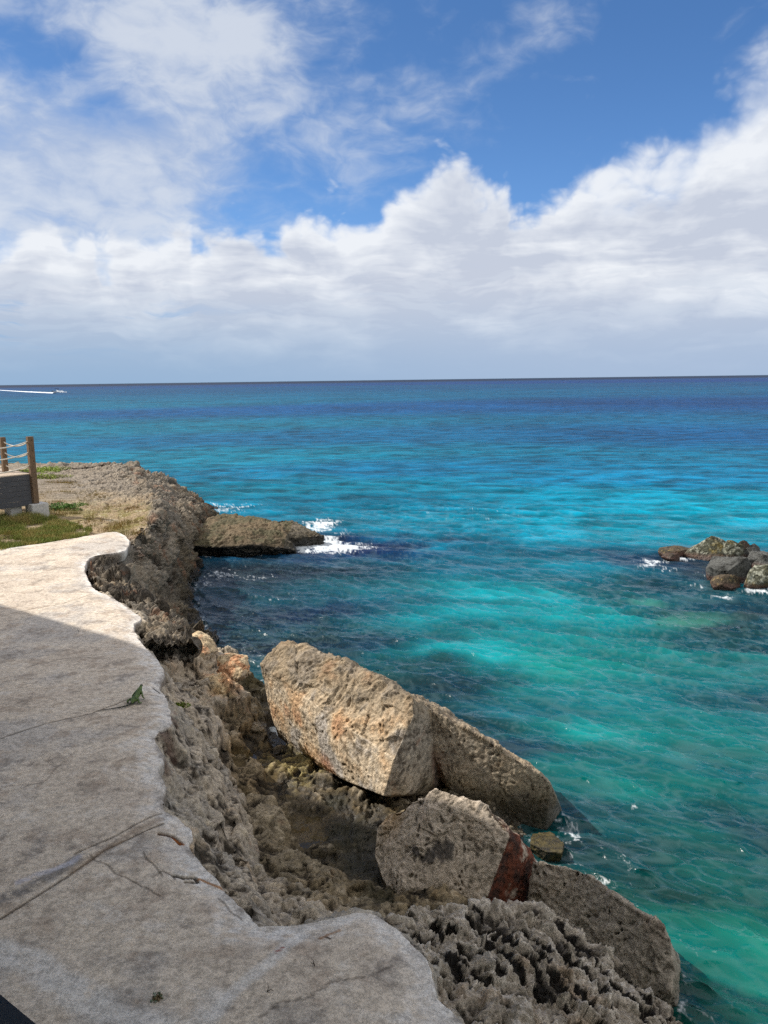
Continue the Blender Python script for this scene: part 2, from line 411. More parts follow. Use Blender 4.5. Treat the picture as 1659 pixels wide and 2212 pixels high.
# skirt of the slab
skirt = []
first = np.c_[P2[:, 0], z.reshape(NU, NV)[:, 0]]
out = np.stack([np.gradient(EDGE[:, 1]), -np.gradient(EDGE[:, 0])], 1); out /= np.linalg.norm(out, axis=1)[:, None]
if inside((EDGE + out * .05)[700:701], WPOLY)[0]: out = -out
Pw = np.c_[P2f, z].reshape(NU, NV, 3)
k1 = first + np.c_[out * .025, np.full(NU, -.05)]; k2 = first + np.c_[out * .02, np.full(NU, -.16)]; k3 = first + np.c_[-out * .05, np.full(NU, -.30)]
Pw = np.concatenate([k3[:, None], k2[:, None], k1[:, None], Pw], 1); NV += 3
Vw = Pw.reshape(-1, 3)
ew = np.zeros((NU, NV)); dEf = np.concatenate([np.zeros((NU, 3)), dE.reshape(NU, NV - 3)], 1).ravel()
Pn = np.c_[Vw[:, :2], np.zeros(len(Vw))]
# colour
base = lin((216, 201, 182)); tan = lin((198, 183, 166)); grey = lin((178, 173, 168)); white = lin((228, 222, 214)); dark = lin((136, 124, 113))
n_a = fbm(Pn * .55, 5, seed=20); n_b = fbm(Pn * np.array([1.8, 1.8, 1]), 6, .6, seed=31); n_c = fbm(Pn * 7., 5, .65, seed=41)
c = np.tile(base, (len(Vw), 1))
c = mixc(c, tan, sst(-.2, .5, n_a + .35 * n_b) * .7)
c = mixc(c, grey, sst(.0, .5, -n_a + .45 * n_b) * .6)
c = mixc(c, dark, sst(.05, .55, n_b * .75 + n_c * .55) * .6)
c = mixc(c, white * .9, sst(.12, .55, -n_b * .7 + n_c * .45) * .4)
c = mixc(c, lin((176, 158, 140)), sst(.1, .45, fbm(Pn * np.array([2.6, 2.6, 1]), 5, .65, seed=47)) * .6)
smear = sst(.36, .04, dEf + .24 * n_b) * .85
smear[Pn[:, 1] > 13.5] *= .8
c = mixc(c, white, sst(.15, .03, dEf + .05 * n_b) * .5)
c = mixc(c, white, smear * .9 * sst(-.3, .4, n_c + .1))
skm = (np.tile(np.arange(NV), NU) < 3).astype(float); c = mixc(c, lin((120, 108, 94)), skm * .85 * sst(-.4, .1, n_b + .1)); c = mixc(c, dark, sst(.10, .0, dEf - .05 * n_c) * sst(.0, .4, n_b + n_c * .4) * .7)
def vline(pts): return np.array([at(x, y, WALK)[:2] for x, y in pts])
def wobble(line, amp, seed, n=60):
    L = resample(line, n, False); k = fbm(np.c_[L * 3., np.full(n, seed * 1.7)], 4, seed=seed)
    dlt = np.gradient(L, axis=0); nn = np.stack([-dlt[:, 1], dlt[:, 0]], 1); nn /= np.linalg.norm(nn, axis=1)[:, None] + 1e-9
    return L + nn * (k * amp)[:, None]
dz = np.zeros(len(Vw))
def stroke(pts, w, col, strength, seed, amp=.02, groove=0., patch=0.):
    global c, dz
    L = wobble(vline(pts), amp, seed); w = max(w, .015)
    lo = L.min(0) - w * 3 - .2; hi = L.max(0) + w * 3 + .2
    m = np.where((Vw[:, 0] > lo[0]) & (Vw[:, 0] < hi[0]) & (Vw[:, 1] > lo[1]) & (Vw[:, 1] < hi[1]))[0]
    if not len(m): return
    dd, _ = poly_dist(Vw[m, :2].astype(float), L)
    f = sst(w, w * .35, dd + w * .6 * patch * n_b[m]) * strength
    if patch: f = f * sst(-.5, .15, n_c[m] + .35 * n_b[m] + .25)
    c[m] = mixc(c[m], col, f); dz[m] -= groove * f
cr = lin((66, 56, 48)); W2 = lin((220, 214, 206))
stroke([(-20, 2048), (60, 2075), (120, 2115), (180, 2160), (260, 2190), (360, 2230)], .17, W2, .8, 1, .04, 0, .5)
stroke([(655, 2012), (610, 2050), (540, 2110), (500, 2150), (450, 2205), (420, 2250)], .085, W2, .75, 2, .03, 0, .5)
stroke([(470, 2160), (420, 2230)], .16, W2, .5, 3, .03, 0, .5)
stroke([(0, 1945), (70, 1915), (170, 1855)], .10, lin((112, 108, 106)), .75, 4, .03, 0, .4)
stroke([(40, 1905), (150, 1865), (170, 1850)], .05, lin((205, 203, 212)), .6, 5, .02, 0, .4)
stroke([(0, 1985), (120, 1910), (230, 1835), (353, 1775)], .014, cr, .95, 6, .008, .01)
stroke([(160, 1845), (250, 1805), (350, 1748)], .013, cr, .8, 7, .012, .008)
stroke([(160, 1880), (260, 1815), (345, 1765)], .07, lin((140, 118, 98)), .5, 8, .02, 0, .3)
stroke([(-10, 1600), (100, 1563), (200, 1540), (255, 1518), (290, 1506)], .014, cr, .85, 9, .02, .008)
stroke([(290, 1506), (320, 1497), (350, 1498)], .012, cr, .6, 10, .02, .008)
stroke([(0, 1332), (60, 1318), (140, 1302), (200, 1283)], .02, lin((110, 98, 84)), .7, 11, .03, .006)
stroke([(0, 1262), (60, 1246), (140, 1222)], .02, lin((120, 108, 94)), .5, 12, .03)
stroke([(200, 1345), (270, 1352), (290, 1360)], .016, lin((120, 108, 94)), .5, 13, .03)
stroke([(345, 1797), (372, 1800), (388, 1813)], .03, lin((70, 40, 20)), .95, 14, .02, .02)
stroke([(372, 1803), (395, 1815)], .02, lin((150, 88, 40)), .9, 15, .01)
stroke([(375, 1888), (395, 1893), (420, 1890), (425, 1899), (400, 1902)], .026, lin((52, 44, 36)), .95, 16, .02, .02)
stroke([(430, 1890), (460, 1902), (490, 1914)], .022, lin((168, 116, 66)), .85, 17, .02)
stroke([(350, 1890), (325, 1860), (310, 1842)], .009, cr, .55, 18, .04, .006)
stroke([(200, 1845), (235, 1872), (260, 1895), (300, 1912), (340, 1935)], .009, cr, .5, 19, .05, .006)
stroke([(375, 1900), (350, 1880), (330, 1895)], .009, cr, .6, 20, .05, .006)
stroke([(470, 1930), (500, 1960), (525, 1975)], .010, cr, .5, 21, .04, .006)
stroke([(560, 2195), (600, 2160), (658, 2157), (720, 2120), (790, 2108), (850, 2088)], .010, cr, .55, 22, .05, .004)
stroke([(500, 2212), (560, 2160), (640, 2075)], .009, cr, .3, 23, .04, .003)
stroke([(690, 2022), (712, 2012), (735, 2003)], .02, lin((150, 104, 60)), .8, 24, .02)
stroke([(704, 2020), (712, 2025)], .018, lin((60, 44, 34)), .9, 25, .01)
stroke([(595, 2058), (612, 2046)], .012, lin((140, 70, 60)), .9, 26, .01)
stroke([(330, 1480), (345, 1490)], .016, lin((52, 46, 40)), .85, 27, .01)
stroke([(0, 1700), (90, 1690), (140, 1640)], .010, cr, .4, 28, .06)
stroke([(60, 1440), (150, 1420), (230, 1422)], .03, lin((120, 110, 100)), .5, 29, .05, 0, .6)
Vw[:, 2] += dz
me = np_mesh('walkway', Vw, grid_faces(NU, NV), True, True); set_col(me, c)
o = link('walkway', me, CONC); tag(o, kind='structure')

# ------------------------------------------------------------------ rock colouring
def rock_color(P, N, disp, kind='cliff', seed=0, shade=1.0):
    """P world points, disp the relief at each point in about -1..1"""
    P = np.asarray(P, np.float32)
    n1 = fbm(P * .8, 5, .55, seed=100 + seed); n2 = fbm(P * 3.2, 5, .6, seed=140 + seed); n3 = fbm(P * 12, 4, .65, seed=170 + seed)
    base = lin((186, 171, 150)); gr = lin((164, 155, 142)); dk = lin((96, 86, 75)); och = lin((196, 158, 112)); pale = lin((208, 192, 166)); rust = lin((150, 92, 62))
    c = np.tile(base, (len(P), 1))
    c = mixc(c, gr, sst(-.3, .35, n1 + .4 * n2) * .85)
    c = mixc(c, och, sst(.2, .65, n2 * .7 - n1 * .6) * .35)
    c = mixc(c, pale, sst(.15, .6, n3 * .6 + disp * .55 + .1 * n2) * .6)
    c = mixc(c, rust, sst(.42, .75, n2 * .8 + n1 * .35) * .35)
    c = mixc(c, dk * .8, sst(.0, .6, -disp * .95 - n3 * .35 - .1 * n2) * .85)  # low relief darkened in the colour, standing in for crevice shade
    wet = np.zeros(len(P))
    if kind != 'none':
        zz = P[:, 2] + .18 * n2
        alg = sst(.95, .35, zz)
        c = mixc(c, lin((118, 104, 66)), alg * .5 * sst(-.3, .3, n2 + .1))
        c = mixc(c, lin((56, 50, 36)), sst(.62, .22, zz) * .85)
        wet = sst(.5, .1, zz)
    return c * shade, wet

def relief(P, freq, seed, pits=.5, strata=0., brk=0.):
    """craggy limestone relief along the normal: large forms, small pits, and a cavity value"""
    P = np.asarray(P, np.float32)
    wrp = np.stack([fbm(P * freq * .7, 3, seed=seed + k * 11) for k in range(3)], 1) * (.45 / freq)
    Q = P + wrp
    Qb = P + wrp * .35
    big = fbm(Q * freq * .35, 4, .5, seed=seed + 50)
    rd = ridged(Q * freq * .8, 5, .58, seed=seed + 60) * 2 - 1.15
    w2 = np.clip(worley(Q * freq * 5.2, seed + 80), 0, 1); w3 = np.clip(worley(Q * freq * 11.0, seed + 85), 0, 1)
    k1, c1 = blocks(Qb * freq * np.array([1.15, 1.15, 1.6], np.float32), seed + 70); k2, c2 = blocks(Qb * freq * np.array([3.1, 3.1, 4.0], np.float32), seed + 71)
    sel = perlin(Q * freq * 1.1, seed + 95)
    hole = -sst(.34, .16, w2) * sst(-.05, .3, sel)
    rf = ridged(Q * freq * 4.2, 4, .62, seed=seed + 97) - .5
    large = .6 * big + .34 * rd + pits * (.25 + .55 * brk) * k1 + pits * brk * .25 * c1
    small = pits * ((.14 + .18 * brk) * k2 + .16 * brk * c2 + .12 * (w2 - .5) + .16 * (w3 - .5) + .55 * hole + .22 * rf)
    if strata:
        large = large + strata * (ridged(np.c_[Q[:, 0] * .5, Q[:, 1] * .5, Q[:, 2] * 3.0] * freq * .5, 3, seed=seed + 90) - .55)
    cav = np.clip(.45 * rd + pits * (.3 * k1 + .3 * k2 + brk * (.5 * c1 + .5 * c2) + .6 * (w3 - .42) + 2.2 * hole + .9 * rf) + .1 * big + .05, -1, 1)
    return large, small, cav

def displace(V, N, amp, freq, seed, pits=.5, fine=.35, strata=0., mask=None, sm=None, brk=0.):
    large, small, cav = relief(V, freq, seed, pits, strata, brk)
    f = fbm(np.asarray(V) * freq * 7, 4, .6, seed=seed + 33)
    m1 = 1. if mask is None else mask; m2 = m1 if sm is None else sm
    d = amp * (large * m1 + small * m2 + f * fine * .35 * m2)
    return V + N * d[:, None], np.clip(cav + f * .3, -1, 1)

# ------------------------------------------------------------------ near shore: bank, gully floor and crag, one sheet
gx = np.arange(-6.4, 5.6, .021); gy = np.arange(3.6, 17.6, .026)
GX, GY = np.meshgrid(gx, gy, indexing='ij'); G2 = np.stack([GX.ravel(), GY.ravel()], 1)
dW, _ = poly_dist(G2, EDGE[::6]); inn = inside(G2, WPOLY); sdW = np.where(inn, -dW, dW)
ctl = [(520, 1650, .70), (545, 1760, .70), (560, 1850, .85), (650, 1900, .65), (760, 1945, .6), (600, 1945, 1.1), (700, 1760, .35), (780, 1850, .25), (760, 1800, .25), (720, 1840, .3), (620, 1640, .35), (600, 1610, .22), (680, 1700, .25), (640, 1670, .3), (750, 1730, .28), (700, 1960, 1.1), (640, 1965, 1.35),
       (555, 1590, .42), (500, 1560, .75), (575, 1545, -.05), (596, 1592, -.06), (612, 1618, -.02), (540, 1530, .55), (480, 1450, 1.5), (440, 1400, 1.75), (415, 1385, 1.95), (500, 1405, 1.15), (530, 1420, .95), (548, 1455, .55), (556, 1490, .2),
       (566, 1520, -.3), (572, 1470, -.6), (560, 1410, -.8), (520, 1380, -.6), (480, 1365, -.7), (455, 1352, -.7), (600, 1400, -1), (640, 1360, -1), (520, 1340, -1), (740, 1440, -1), (445, 1470, 1.45), (470, 1500, 1.2), (505, 1475, 1.35), (520, 1500, .9),
       (830, 1740, .2), (850, 1725, .25), (800, 1715, .2), (860, 1760, .25), (900, 1745, .2), (950, 1800, .15), (780, 1720, .05), (1050, 1900, .0), (1250, 1800, -1), (1000, 1560, -1), (1400, 1950, -1), (1100, 1700, -1), (1550, 2150, -1), (860, 1950, .6), (830, 1900, .35), (1200, 2050, .2), (1000, 2050, .8)]
cp = np.array([at(x, y, zz)[:2] for x, y, zz in ctl]); cz = np.array([q_[2] for q_ in ctl])
num = np.zeros(len(G2)); den = np.zeros(len(G2))
for p_, z_ in zip(cp, cz):
    w = 1 / (((G2 - p_) ** 2).sum(1) + .03) ** 2.0
    num += w * z_; den += w
zg = num / den
G3 = np.c_[G2, np.zeros(len(G2))]
nb1 = fbm(G3 * .9, 4, seed=201); nb2 = fbm(G3 * 2.3, 4, seed=211)
sw = sdW + .16 * nb1 + .06 * nb2
steep = 1.75 + .35 * nb1
zb = WALK - .06 - np.clip(sw, 0, None) * steep
# a step half-way down the bank
zb += .16 * sst(.3, .55, sw) * sst(1.3, .8, sw)
k = 9.0
zz = np.log(np.exp(k * zg) + np.exp(k * np.clip(zb, -3, 9))) / k
zz = np.where(sdW < -.02, np.minimum(zz, WALK - .30 - .0 * sdW), zz)
zz = np.minimum(zz, WALK - .05)
zz += .10 * nb2 * sst(-.6, .3, zg) * .8
stp = (zz + .12 * nb1 + .25 * G2[:, 0] * .12) / .34; fr_ = stp - np.floor(stp); zz += sst(.05, .5, sw) * .34 * .75 * (sst(.25, .75, fr_) - fr_)
# tide pools: flattened hollows
pools = [(523, 1612, .20), (560, 1626, .16), (512, 1647, .15), (583, 1640, .13), (516, 1710, .17), (660, 1738, .30)]
for X, Y, r_ in pools:
    pc = at(X, Y, .7)[:2]; dd = np.hypot(G2[:, 0] - pc[0], (G2[:, 1] - pc[1]) * .8) + .07 * nb2
    j = np.argmin(((G2 - pc) ** 2).sum(1)); z0 = zz[j]
    f = sst(r_ * 1.5, r_ * .7, dd); zz = zz * (1 - f) + (z0 - .10) * f
poolz = [zz[np.argmin(((G2 - at(X, Y, .7)[:2]) ** 2).sum(1))] for X, Y, r_ in pools]
V = np.c_[G2, zz]
ni, nj = len(gx), len(gy)
Zg = zz.reshape(ni, nj); dzx = np.gradient(Zg, gx, axis=0).ravel(); dzy = np.gradient(Zg, gy, axis=1).ravel()
N = np.c_[-dzx, -dzy, np.ones(len(V))]; N /= np.linalg.norm(N, axis=1)[:, None]
keep = (sdW > -.55) & (zz > -.75)
V, Fq, used = drop_faces(V, grid_faces(ni, nj), keep); N = N[used]; sdv = sdW[used]; zgv = zg[used]
poolm = np.ones(len(V))
for (X, Y, r_) in pools:
    pc = at(X, Y, .7)[:2]; dd = np.hypot(V[:, 0] - pc[0], (V[:, 1] - pc[1]) * .8); poolm = np.minimum(poolm, .25 + .75 * sst(r_ * .7, r_ * 1.4, dd))
msk = poolm * np.where(sdv < .06, .3, 1.0) * (1 - .35 * sst(1.3, .9, sdv))
V2, cav = displace(V, N, .165, 1.3, 300, .8, .6, .3, msk, msk * .95, .75)
V2[:, 2] = np.where(sdv < .05, np.minimum(V2[:, 2], WALK - .07), V2[:, 2])
c, wet = rock_color(V2, N, cav, 'cliff', 1)
n2 = fbm(V2 * 2.2, 4, seed=330)
moss = sst(1.25, .5, V2[:, 2]) * sst(-.2, .35, n2)

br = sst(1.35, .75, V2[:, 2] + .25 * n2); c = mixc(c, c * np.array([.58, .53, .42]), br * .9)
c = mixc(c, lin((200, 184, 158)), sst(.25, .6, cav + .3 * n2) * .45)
c = mixc(c, lin((44, 38, 30)), sst(-.15, -.6, cav) * .75)  # shade of the deep crevices painted in
crag = sst(.7, .1, np.hypot(V2[:, 0] - at(540, 1440, .7)[0], V2[:, 1] - at(540, 1440, .7)[1]) * .7) * sst(1.3, .7, V2[:, 2])
c = mixc(c, lin((74, 66, 42)), crag * .75)
for X, Y, zc, r_ in ((430, 1395, 1.8, .45), (470, 1460, 1.45, .5), (505, 1455, 1.4, .4), (490, 1480, 1.3, .4)):
    pc = at(X, Y, zc); f = sst(r_, r_ * .3, np.hypot(V2[:, 0] - pc[0], V2[:, 1] - pc[1])) * .8
    c = mixc(c, mixc(np.tile(lin((226, 196, 150)), (len(c), 1)), lin((214, 160, 116)), sst(-.1, .3, n2)), f * sst(-.6, .2, cav))
for X, Y, zc, r_ in ((370, 1600, 2.3, .16), (365, 1650, 2.2, .15), (352, 1690, 2.3, .15)):
    pc = at(X, Y, zc); f = sst(r_, r_ * .3, np.hypot(V2[:, 0] - pc[0], V2[:, 1] - pc[1])) * .7
    c = mixc(c, lin((84, 56, 46)), f)
yel = sst(.8, .25, np.hypot(V2[:, 0] - at(650, 1650, .3)[0], (V2[:, 1] - at(650, 1650, .3)[1]) * .8) + .5 * n2); c = mixc(c, lin((168, 152, 98)), yel * .75 * sst(-.5, .2, cav))
pudd = 1 - sst(.3, .9, poolm); c = mixc(c, lin((84, 70, 42)), pudd * .8)
for X, Yy, zc, r_ in ((775, 1840, .1, .55), (790, 1885, .2, .4), (745, 1800, .2, .4), (720, 1745, .2, .3), (820, 1950, .5, .3)):
    pc = at(X, Yy, zc); c = mixc(c, lin((46, 44, 30)), sst(1.2, .4, (np.hypot(V2[:, 0] - pc[0], V2[:, 1] - pc[1]) + .12 * n2) / r_) * .8)  # shade of the deep hollow painted dark olive on the floor
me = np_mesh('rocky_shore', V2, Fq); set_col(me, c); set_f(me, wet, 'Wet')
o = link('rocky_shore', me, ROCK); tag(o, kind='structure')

# pool water
m_pool, t_, b_ = new_mat('pool_water'); b_.inputs['Base Color'].default_value = c4(lin((62, 54, 34))); b_.inputs['Roughness'].default_value = .05
b_.inputs['IOR'].default_value = 1.33; bump(t_, b_, t_.noise(pos(t_), 18, 2), .15, .01)
for (X, Y, r_), pz in zip(pools, poolz):
    pc = at(X, Y, .7)[:2]; n = 40
    ang = np.linspace(0, 2 * math.pi, n, endpoint=False)
    rr = r_ * 1.25 * (1 + .0 * ang)
    vv_ = [(0, 0, 0)] + [(r * math.cos(a), r * 1.25 * math.sin(a), 0) for a, r in zip(ang, rr)]
    ff = [(0, 1 + k_, 1 + (k_ + 1) % n) for k_ in range(n)]
    me = bpy.data.meshes.new('tide_pool'); me.from_pydata(vv_, [], ff)
    o = link('tide_pool', me, m_pool); o.location = (pc[0], pc[1], pz - .02); tag(o, kind='structure')

# ------------------------------------------------------------------ cove cliff and headland: lofted sections
def S(*p): return np.array(p, float)
secs = [
 # inland2, inland1, rim, upper, mid, foot, under
 [S(-30, 11, 2.3), at(230, 1420, 2.3), at(330, 1402, 2.42), at(352, 1405, 2.15), at(425, 1392, 1.5), at(470, 1375, .3), at(500, 1372, -.9)],
 [S(-30, 13, 2.3), at(200, 1345, 2.3), at(292, 1336, 2.42), at(322, 1345, 2.2), at(398, 1350, 1.2), at(436, 1358, .1), at(458, 1350, -1)],
 [S(-30, 14, 2.3), at(170, 1315, 2.3), at(262, 1303, 2.42), at(282, 1306, 2.2), at(385, 1318, 1.0), at(420, 1312, .0), at(440, 1310, -1)],
 [S(-30, 15, 2.3), at(150, 1270, 2.3), at(200, 1258, 2.42), at(232, 1268, 2.2), at(350, 1282, 1.3), at(417, 1270, .1), at(436, 1264, -1)],
 [S(-30, 16, 2.3), at(140, 1235, 2.3), at(190, 1222, 2.42), at(230, 1232, 2.25), at(350, 1248, 1.5), at(419, 1246, .2), at(434, 1240, -1)],
 [S(-30, 17, 2.3), at(150, 1210, 2.3), at(215, 1200, 2.45), at(262, 1207, 2.3), at(356, 1224, 1.5), at(419, 1230, .2), at(432, 1222, -1)],
 [S(-30, 18, 2.35), at(170, 1185, 2.38), at(262, 1184, 2.5), at(300, 1188, 2.35), at(370, 1206, 1.5), at(417, 1216, .2), at(432, 1212, -1)],
 [S(-30, 19, 2.4), at(180, 1163, 2.42), at(296, 1160, 2.62), at(322, 1168, 2.4), at(372, 1186, 1.6), at(414, 1200, .4), at(432, 1200, -1)],
 [S(-30, 21, 2.55), at(180, 1135, 2.60), at(318, 1134, 2.72), at(338, 1142, 2.4), at(380, 1166, 1.6), at(408, 1178, .6), at(435, 1185, -1)],
 [S(-30, 25, 2.6), at(170, 1100, 2.68), at(338, 1100, 2.72), at(356, 1114, 2.35), at(386, 1142, 1.7), at(412, 1160, 1.0), at(436, 1168, .1)],
 [S(-30, 28, 2.65), at(160, 1070, 2.68), at(328, 1072, 2.75), at(350, 1088, 2.4), at(388, 1116, 1.7), at(420, 1132, 1.1), at(450, 1145, .2)],
 [S(-30, 31, 2.7), at(150, 1045, 2.7), at(306, 1050, 2.78), at(336, 1066, 2.4), at(384, 1090, 1.8), at(425, 1106, 1.2), at(460, 1122, .3)],
 [S(-32, 34, 2.7), at(130, 1022, 2.7), at(286, 1030, 2.8), at(318, 1044, 2.5), at(372, 1062, 2.0), at(420, 1088, 1.25), at(470, 1112, .2)],
 [S(-35, 37, 2.7), at(110, 1010, 2.7), at(284, 1014, 2.85), at(308, 1020, 2.6), at(352, 1040, 2.1), at(392, 1072, 1.3), at(445, 1105, -.2)],
 [S(-40, 40, 2.7), at(100, 1003, 2.72), at(272, 1004, 2.85), S(-12.6, 41.5, 2.4), S(-12.0, 43, 1.8), S(-10.6, 43.5, .8), S(-9.4, 44, -.8)],
 [S(-48, 42, 2.7), S(-19, 40.0, 2.72), S(-15.8, 41.6, 2.8), S(-15.2, 43, 2.4), S(-14.6, 44.4, 1.5), S(-13.5, 46, .4), S(-13.0, 46.6, -1)],
 [S(-60, 43, 2.7), S(-28, 41.0, 2.72), S(-26, 43.4, 2.75), S(-26, 44.5, 2.4), S(-26, 46, 1.5), S(-26, 47, .4), S(-26, 48, -1)],
 [S(-90, 44, 2.7), S(-60, 42.0, 2.72), S(-60, 46, 2.75), S(-60, 47, 2.4), S(-60, 48, 1.5), S(-60, 49, .4), S(-60, 50, -1)],
]
secs = np.array(secs)                                   # (ns, nv, 3)
ns = len(secs)
# fine in u, spacing by the rim arc
ridx = np.r_[0, np.cumsum(np.linalg.norm(np.diff(secs[:, 2], axis=0), axis=1))]
usamp = []
for k_ in range(ns - 1):
    L = ridx[k_ + 1] - ridx[k_]; yk = max(12, secs[k_, 2][1]); L2 = np.linalg.norm(secs[k_ + 1, 4] - secs[k_, 4]); L = max(L, L2)
    n = int(min(220, max(10, L / (yk / 769 * .9)))) if k_ < ns - 3 else 60
    usamp += list(k_ + np.linspace(0, 1, n, endpoint=False))
usamp = np.array(usamp + [ns - 1.0])
def crom(A, s):
    i = np.clip(np.floor(s).astype(int), 0, len(A) - 2); f = (s - i)[:, None, None]
    p1 = A[i]; p2 = A[i + 1]; p0 = A[np.maximum(i - 1, 0)]; p3 = A[np.minimum(i + 2, len(A) - 1)]
    m1 = (p2 - p0) * .35; m2 = (p3 - p1) * .35
    return (2 * f ** 3 - 3 * f ** 2 + 1) * p1 + (f ** 3 - 2 * f ** 2 + f) * m1 + (-2 * f ** 3 + 3 * f ** 2) * p2 + (f ** 3 - f ** 2) * m2
A = crom(secs, usamp)                                   # (nu, 7, 3)
nvs = [14, 170, 34, 80, 80, 40]
parts = []
AT = np.transpose(A, (1, 0, 2))
vs = np.concatenate([k_ + np.linspace(0, 1, n, endpoint=False) for k_, n in enumerate(nvs)] + [np.array([6.0])])
B = np.transpose(crom(AT, vs), (1, 0, 2))
nu, nv = B.shape[:2]; V = B.reshape(-1, 3)
Tu = np.gradient(B, axis=0); Tv = np.gradient(B, axis=1); N = np.cross(Tv, Tu).reshape(-1, 3); N /= np.linalg.norm(N, axis=1)[:, None] + 1e-9
if N[:, 2].mean() < 0: N = -N
vv_ = np.tile(vs, (nu, 1)).ravel()
inw = inside(V[:, :2].astype(float), WPOLY); dWk, _ = poly_dist(V[:, :2].astype(float), EDGE[::10]); sdk = np.where(inw, -dWk, dWk)
uu_ = np.repeat(usamp, nv); flat = np.maximum(sst(1.55, 2.05, vv_), sst(7.6, 6.4, uu_))
amp = np.where(sdk < .10, .3, 1.0) * (.22 + .78 * flat)
V2, cav = displace(V, N, .40, .85, 500, .8, .7, .4, amp, None, .8)
V2[:, 2] = np.where(sdk < .12, np.minimum(V2[:, 2], WALK - .22), V2[:, 2])
# rough karst texture on the flat top
c_dark = 1; topm = (1 - flat) * (sdk > .2)
kar = ridged(V2 * 2.6, 4, .6, seed=560); V2[:, 2] += topm * .20 * (kar - .5) * sst(24, 33, V2[:, 1] + 1.5 * fbm(V2 * .6, 3, seed=6))
c, wet = rock_color(V2, N, cav, 'cliff', 2)
N3 = fbm(V2 * .9, 4, seed=571); N4 = fbm(V2 * 4., 4, .6, seed=575)
soil = topm * sst(34, 27, V2[:, 1] + 3 * N3)
c = mixc(c, lin((150, 128, 96)), soil * .8)
c = mixc(c, lin((126, 118, 62)), soil * sst(-.1, .4, N3 + .5 * N4) * .75)
c = mixc(c, lin((200, 186, 160)), soil * sst(.25, .55, N4 - .2 * N3) * .7)
karst = topm * sst(27, 33, V2[:, 1] + 3 * N3); c = mixc(c, lin((128, 118, 106)), karst * .7)
c = mixc(c, c * .6, karst * sst(.55, .3, kar))
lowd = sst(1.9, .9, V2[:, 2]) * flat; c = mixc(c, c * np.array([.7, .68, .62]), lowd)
c = c * (1 - .48 * flat)[:, None]  # cliff face darkened in the colour, as its shaded side
red = flat * sst(.25, .5, fbm(V2 * 1.4, 4, seed=590)); c = mixc(c, lin((156, 106, 76)), red * .35)
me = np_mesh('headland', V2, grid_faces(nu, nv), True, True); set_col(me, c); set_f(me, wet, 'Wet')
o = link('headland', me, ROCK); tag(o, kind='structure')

# ------------------------------------------------------------------ boulders and blocks: hulls, remeshed and weathered
DG = bpy.context.evaluated_depsgraph_get
def hull_mesh(lumps, voxel, smooth=2):
    bm = bmesh.new()
    for pts_ in lumps:
        vs_ = [bm.verts.new(p_) for p_ in pts_]
        r_ = bmesh.ops.convex_hull(bm, input=vs_)
        dead = [g for g in r_['geom_interior'] if isinstance(g, bmesh.types.BMVert)] + [g for g in r_['geom_unused'] if isinstance(g, bmesh.types.BMVert)]
        bmesh.ops.delete(bm, geom=list(set(dead)), context='VERTS')
    bmesh.ops.recalc_face_normals(bm, faces=bm.faces[:])
    me = bpy.data.meshes.new('hull'); bm.to_mesh(me); bm.free()
    o = bpy.data.objects.new('hull', me); COL.objects.link(o)
    m = o.modifiers.new('r', 'REMESH'); m.mode = 'VOXEL'; m.voxel_size = voxel; m.adaptivity = 0
    if smooth:
        s = o.modifiers.new('s', 'SMOOTH'); s.iterations = smooth; s.factor = .5
    dg = DG(); ev = o.evaluated_get(dg)
    me2 = bpy.data.meshes.new_from_object(ev, depsgraph=dg)
    bpy.data.objects.remove(o); bpy.data.meshes.remove(me)
    for p_ in (me2,):
        p_.polygons.foreach_set('use_smooth', np.ones(len(p_.polygons), bool))
    return me2
def boulder(name, lumps, voxel, amp, freq, seed, pits=.6, fine=.5, strata=0., smooth=2, paint=None, shade=1., kind='cliff', mat=None, mask=None, sm=None):
    me = hull_mesh(lumps, voxel, smooth); V = get_v(me); N = get_n(me)
    mk = mask(V, N) if mask else None
    V2, cav = displace(V, N, amp, freq, seed, pits, fine, strata, mk, sm)
    c, wet = rock_color(V2, N, cav, kind, seed % 17, shade)
    if paint: c, wet = paint(V2, N, cav, c, wet)
    org = np.array([V2[:, 0].mean(), V2[:, 1].mean(), V2[:, 2].min()]); set_v(me, V2 - org)
    set_col(me, c); set_f(me, wet, 'Wet'); me.name = name
    o = link(name, me, mat or ROCK); o.location = org
    return o

# -- the big sunlit block with the grey slab joined to its right end
Y = aty
FN = np.array([.52, .85, 0.])
lit_front = [Y(564, 1440, 14.0), Y(577, 1510, 14.0), Y(596, 1570, 14.0), Y(652, 1622, 13.25), Y(760, 1692, 12.05), Y(828, 1720, 11.4), Y(884, 1716, 11.6), Y(932, 1690, 12.0)]
lit_top = [Y(598, 1402, 14.2), Y(640, 1388, 14.25), Y(730, 1420, 13.45), Y(800, 1458, 12.8), Y(893, 1508, 12.0), Y(893, 1545, 11.8)]
lit_mid = [Y(851, 1640, 11.45), Y(972, 1548, 12.6), Y(945, 1640, 12.3)]
backs = [p_ + FN * 1.5 + np.array([0, 0, -1.0]) for p_ in (lit_top[1], lit_top[2], lit_top[4])] + [p_ + FN * 1.7 + np.array([0, 0, -2.4]) for p_ in (lit_top[1], lit_top[3], lit_mid[1])]
low = [lit_front[k_] + np.array([0, .3, -.35]) for k_ in (2, 3)]
lump1 = lit_front + lit_top + lit_mid + backs + low
crest = [Y(880, 1508, 12.3), Y(935, 1530, 12.3), Y(975, 1555, 12.15), Y(1060, 1606, 11.75), Y(1120, 1642, 11.6), Y(1165, 1668, 11.55), Y(1190, 1692, 11.5), Y(1202, 1722, 11.55)]
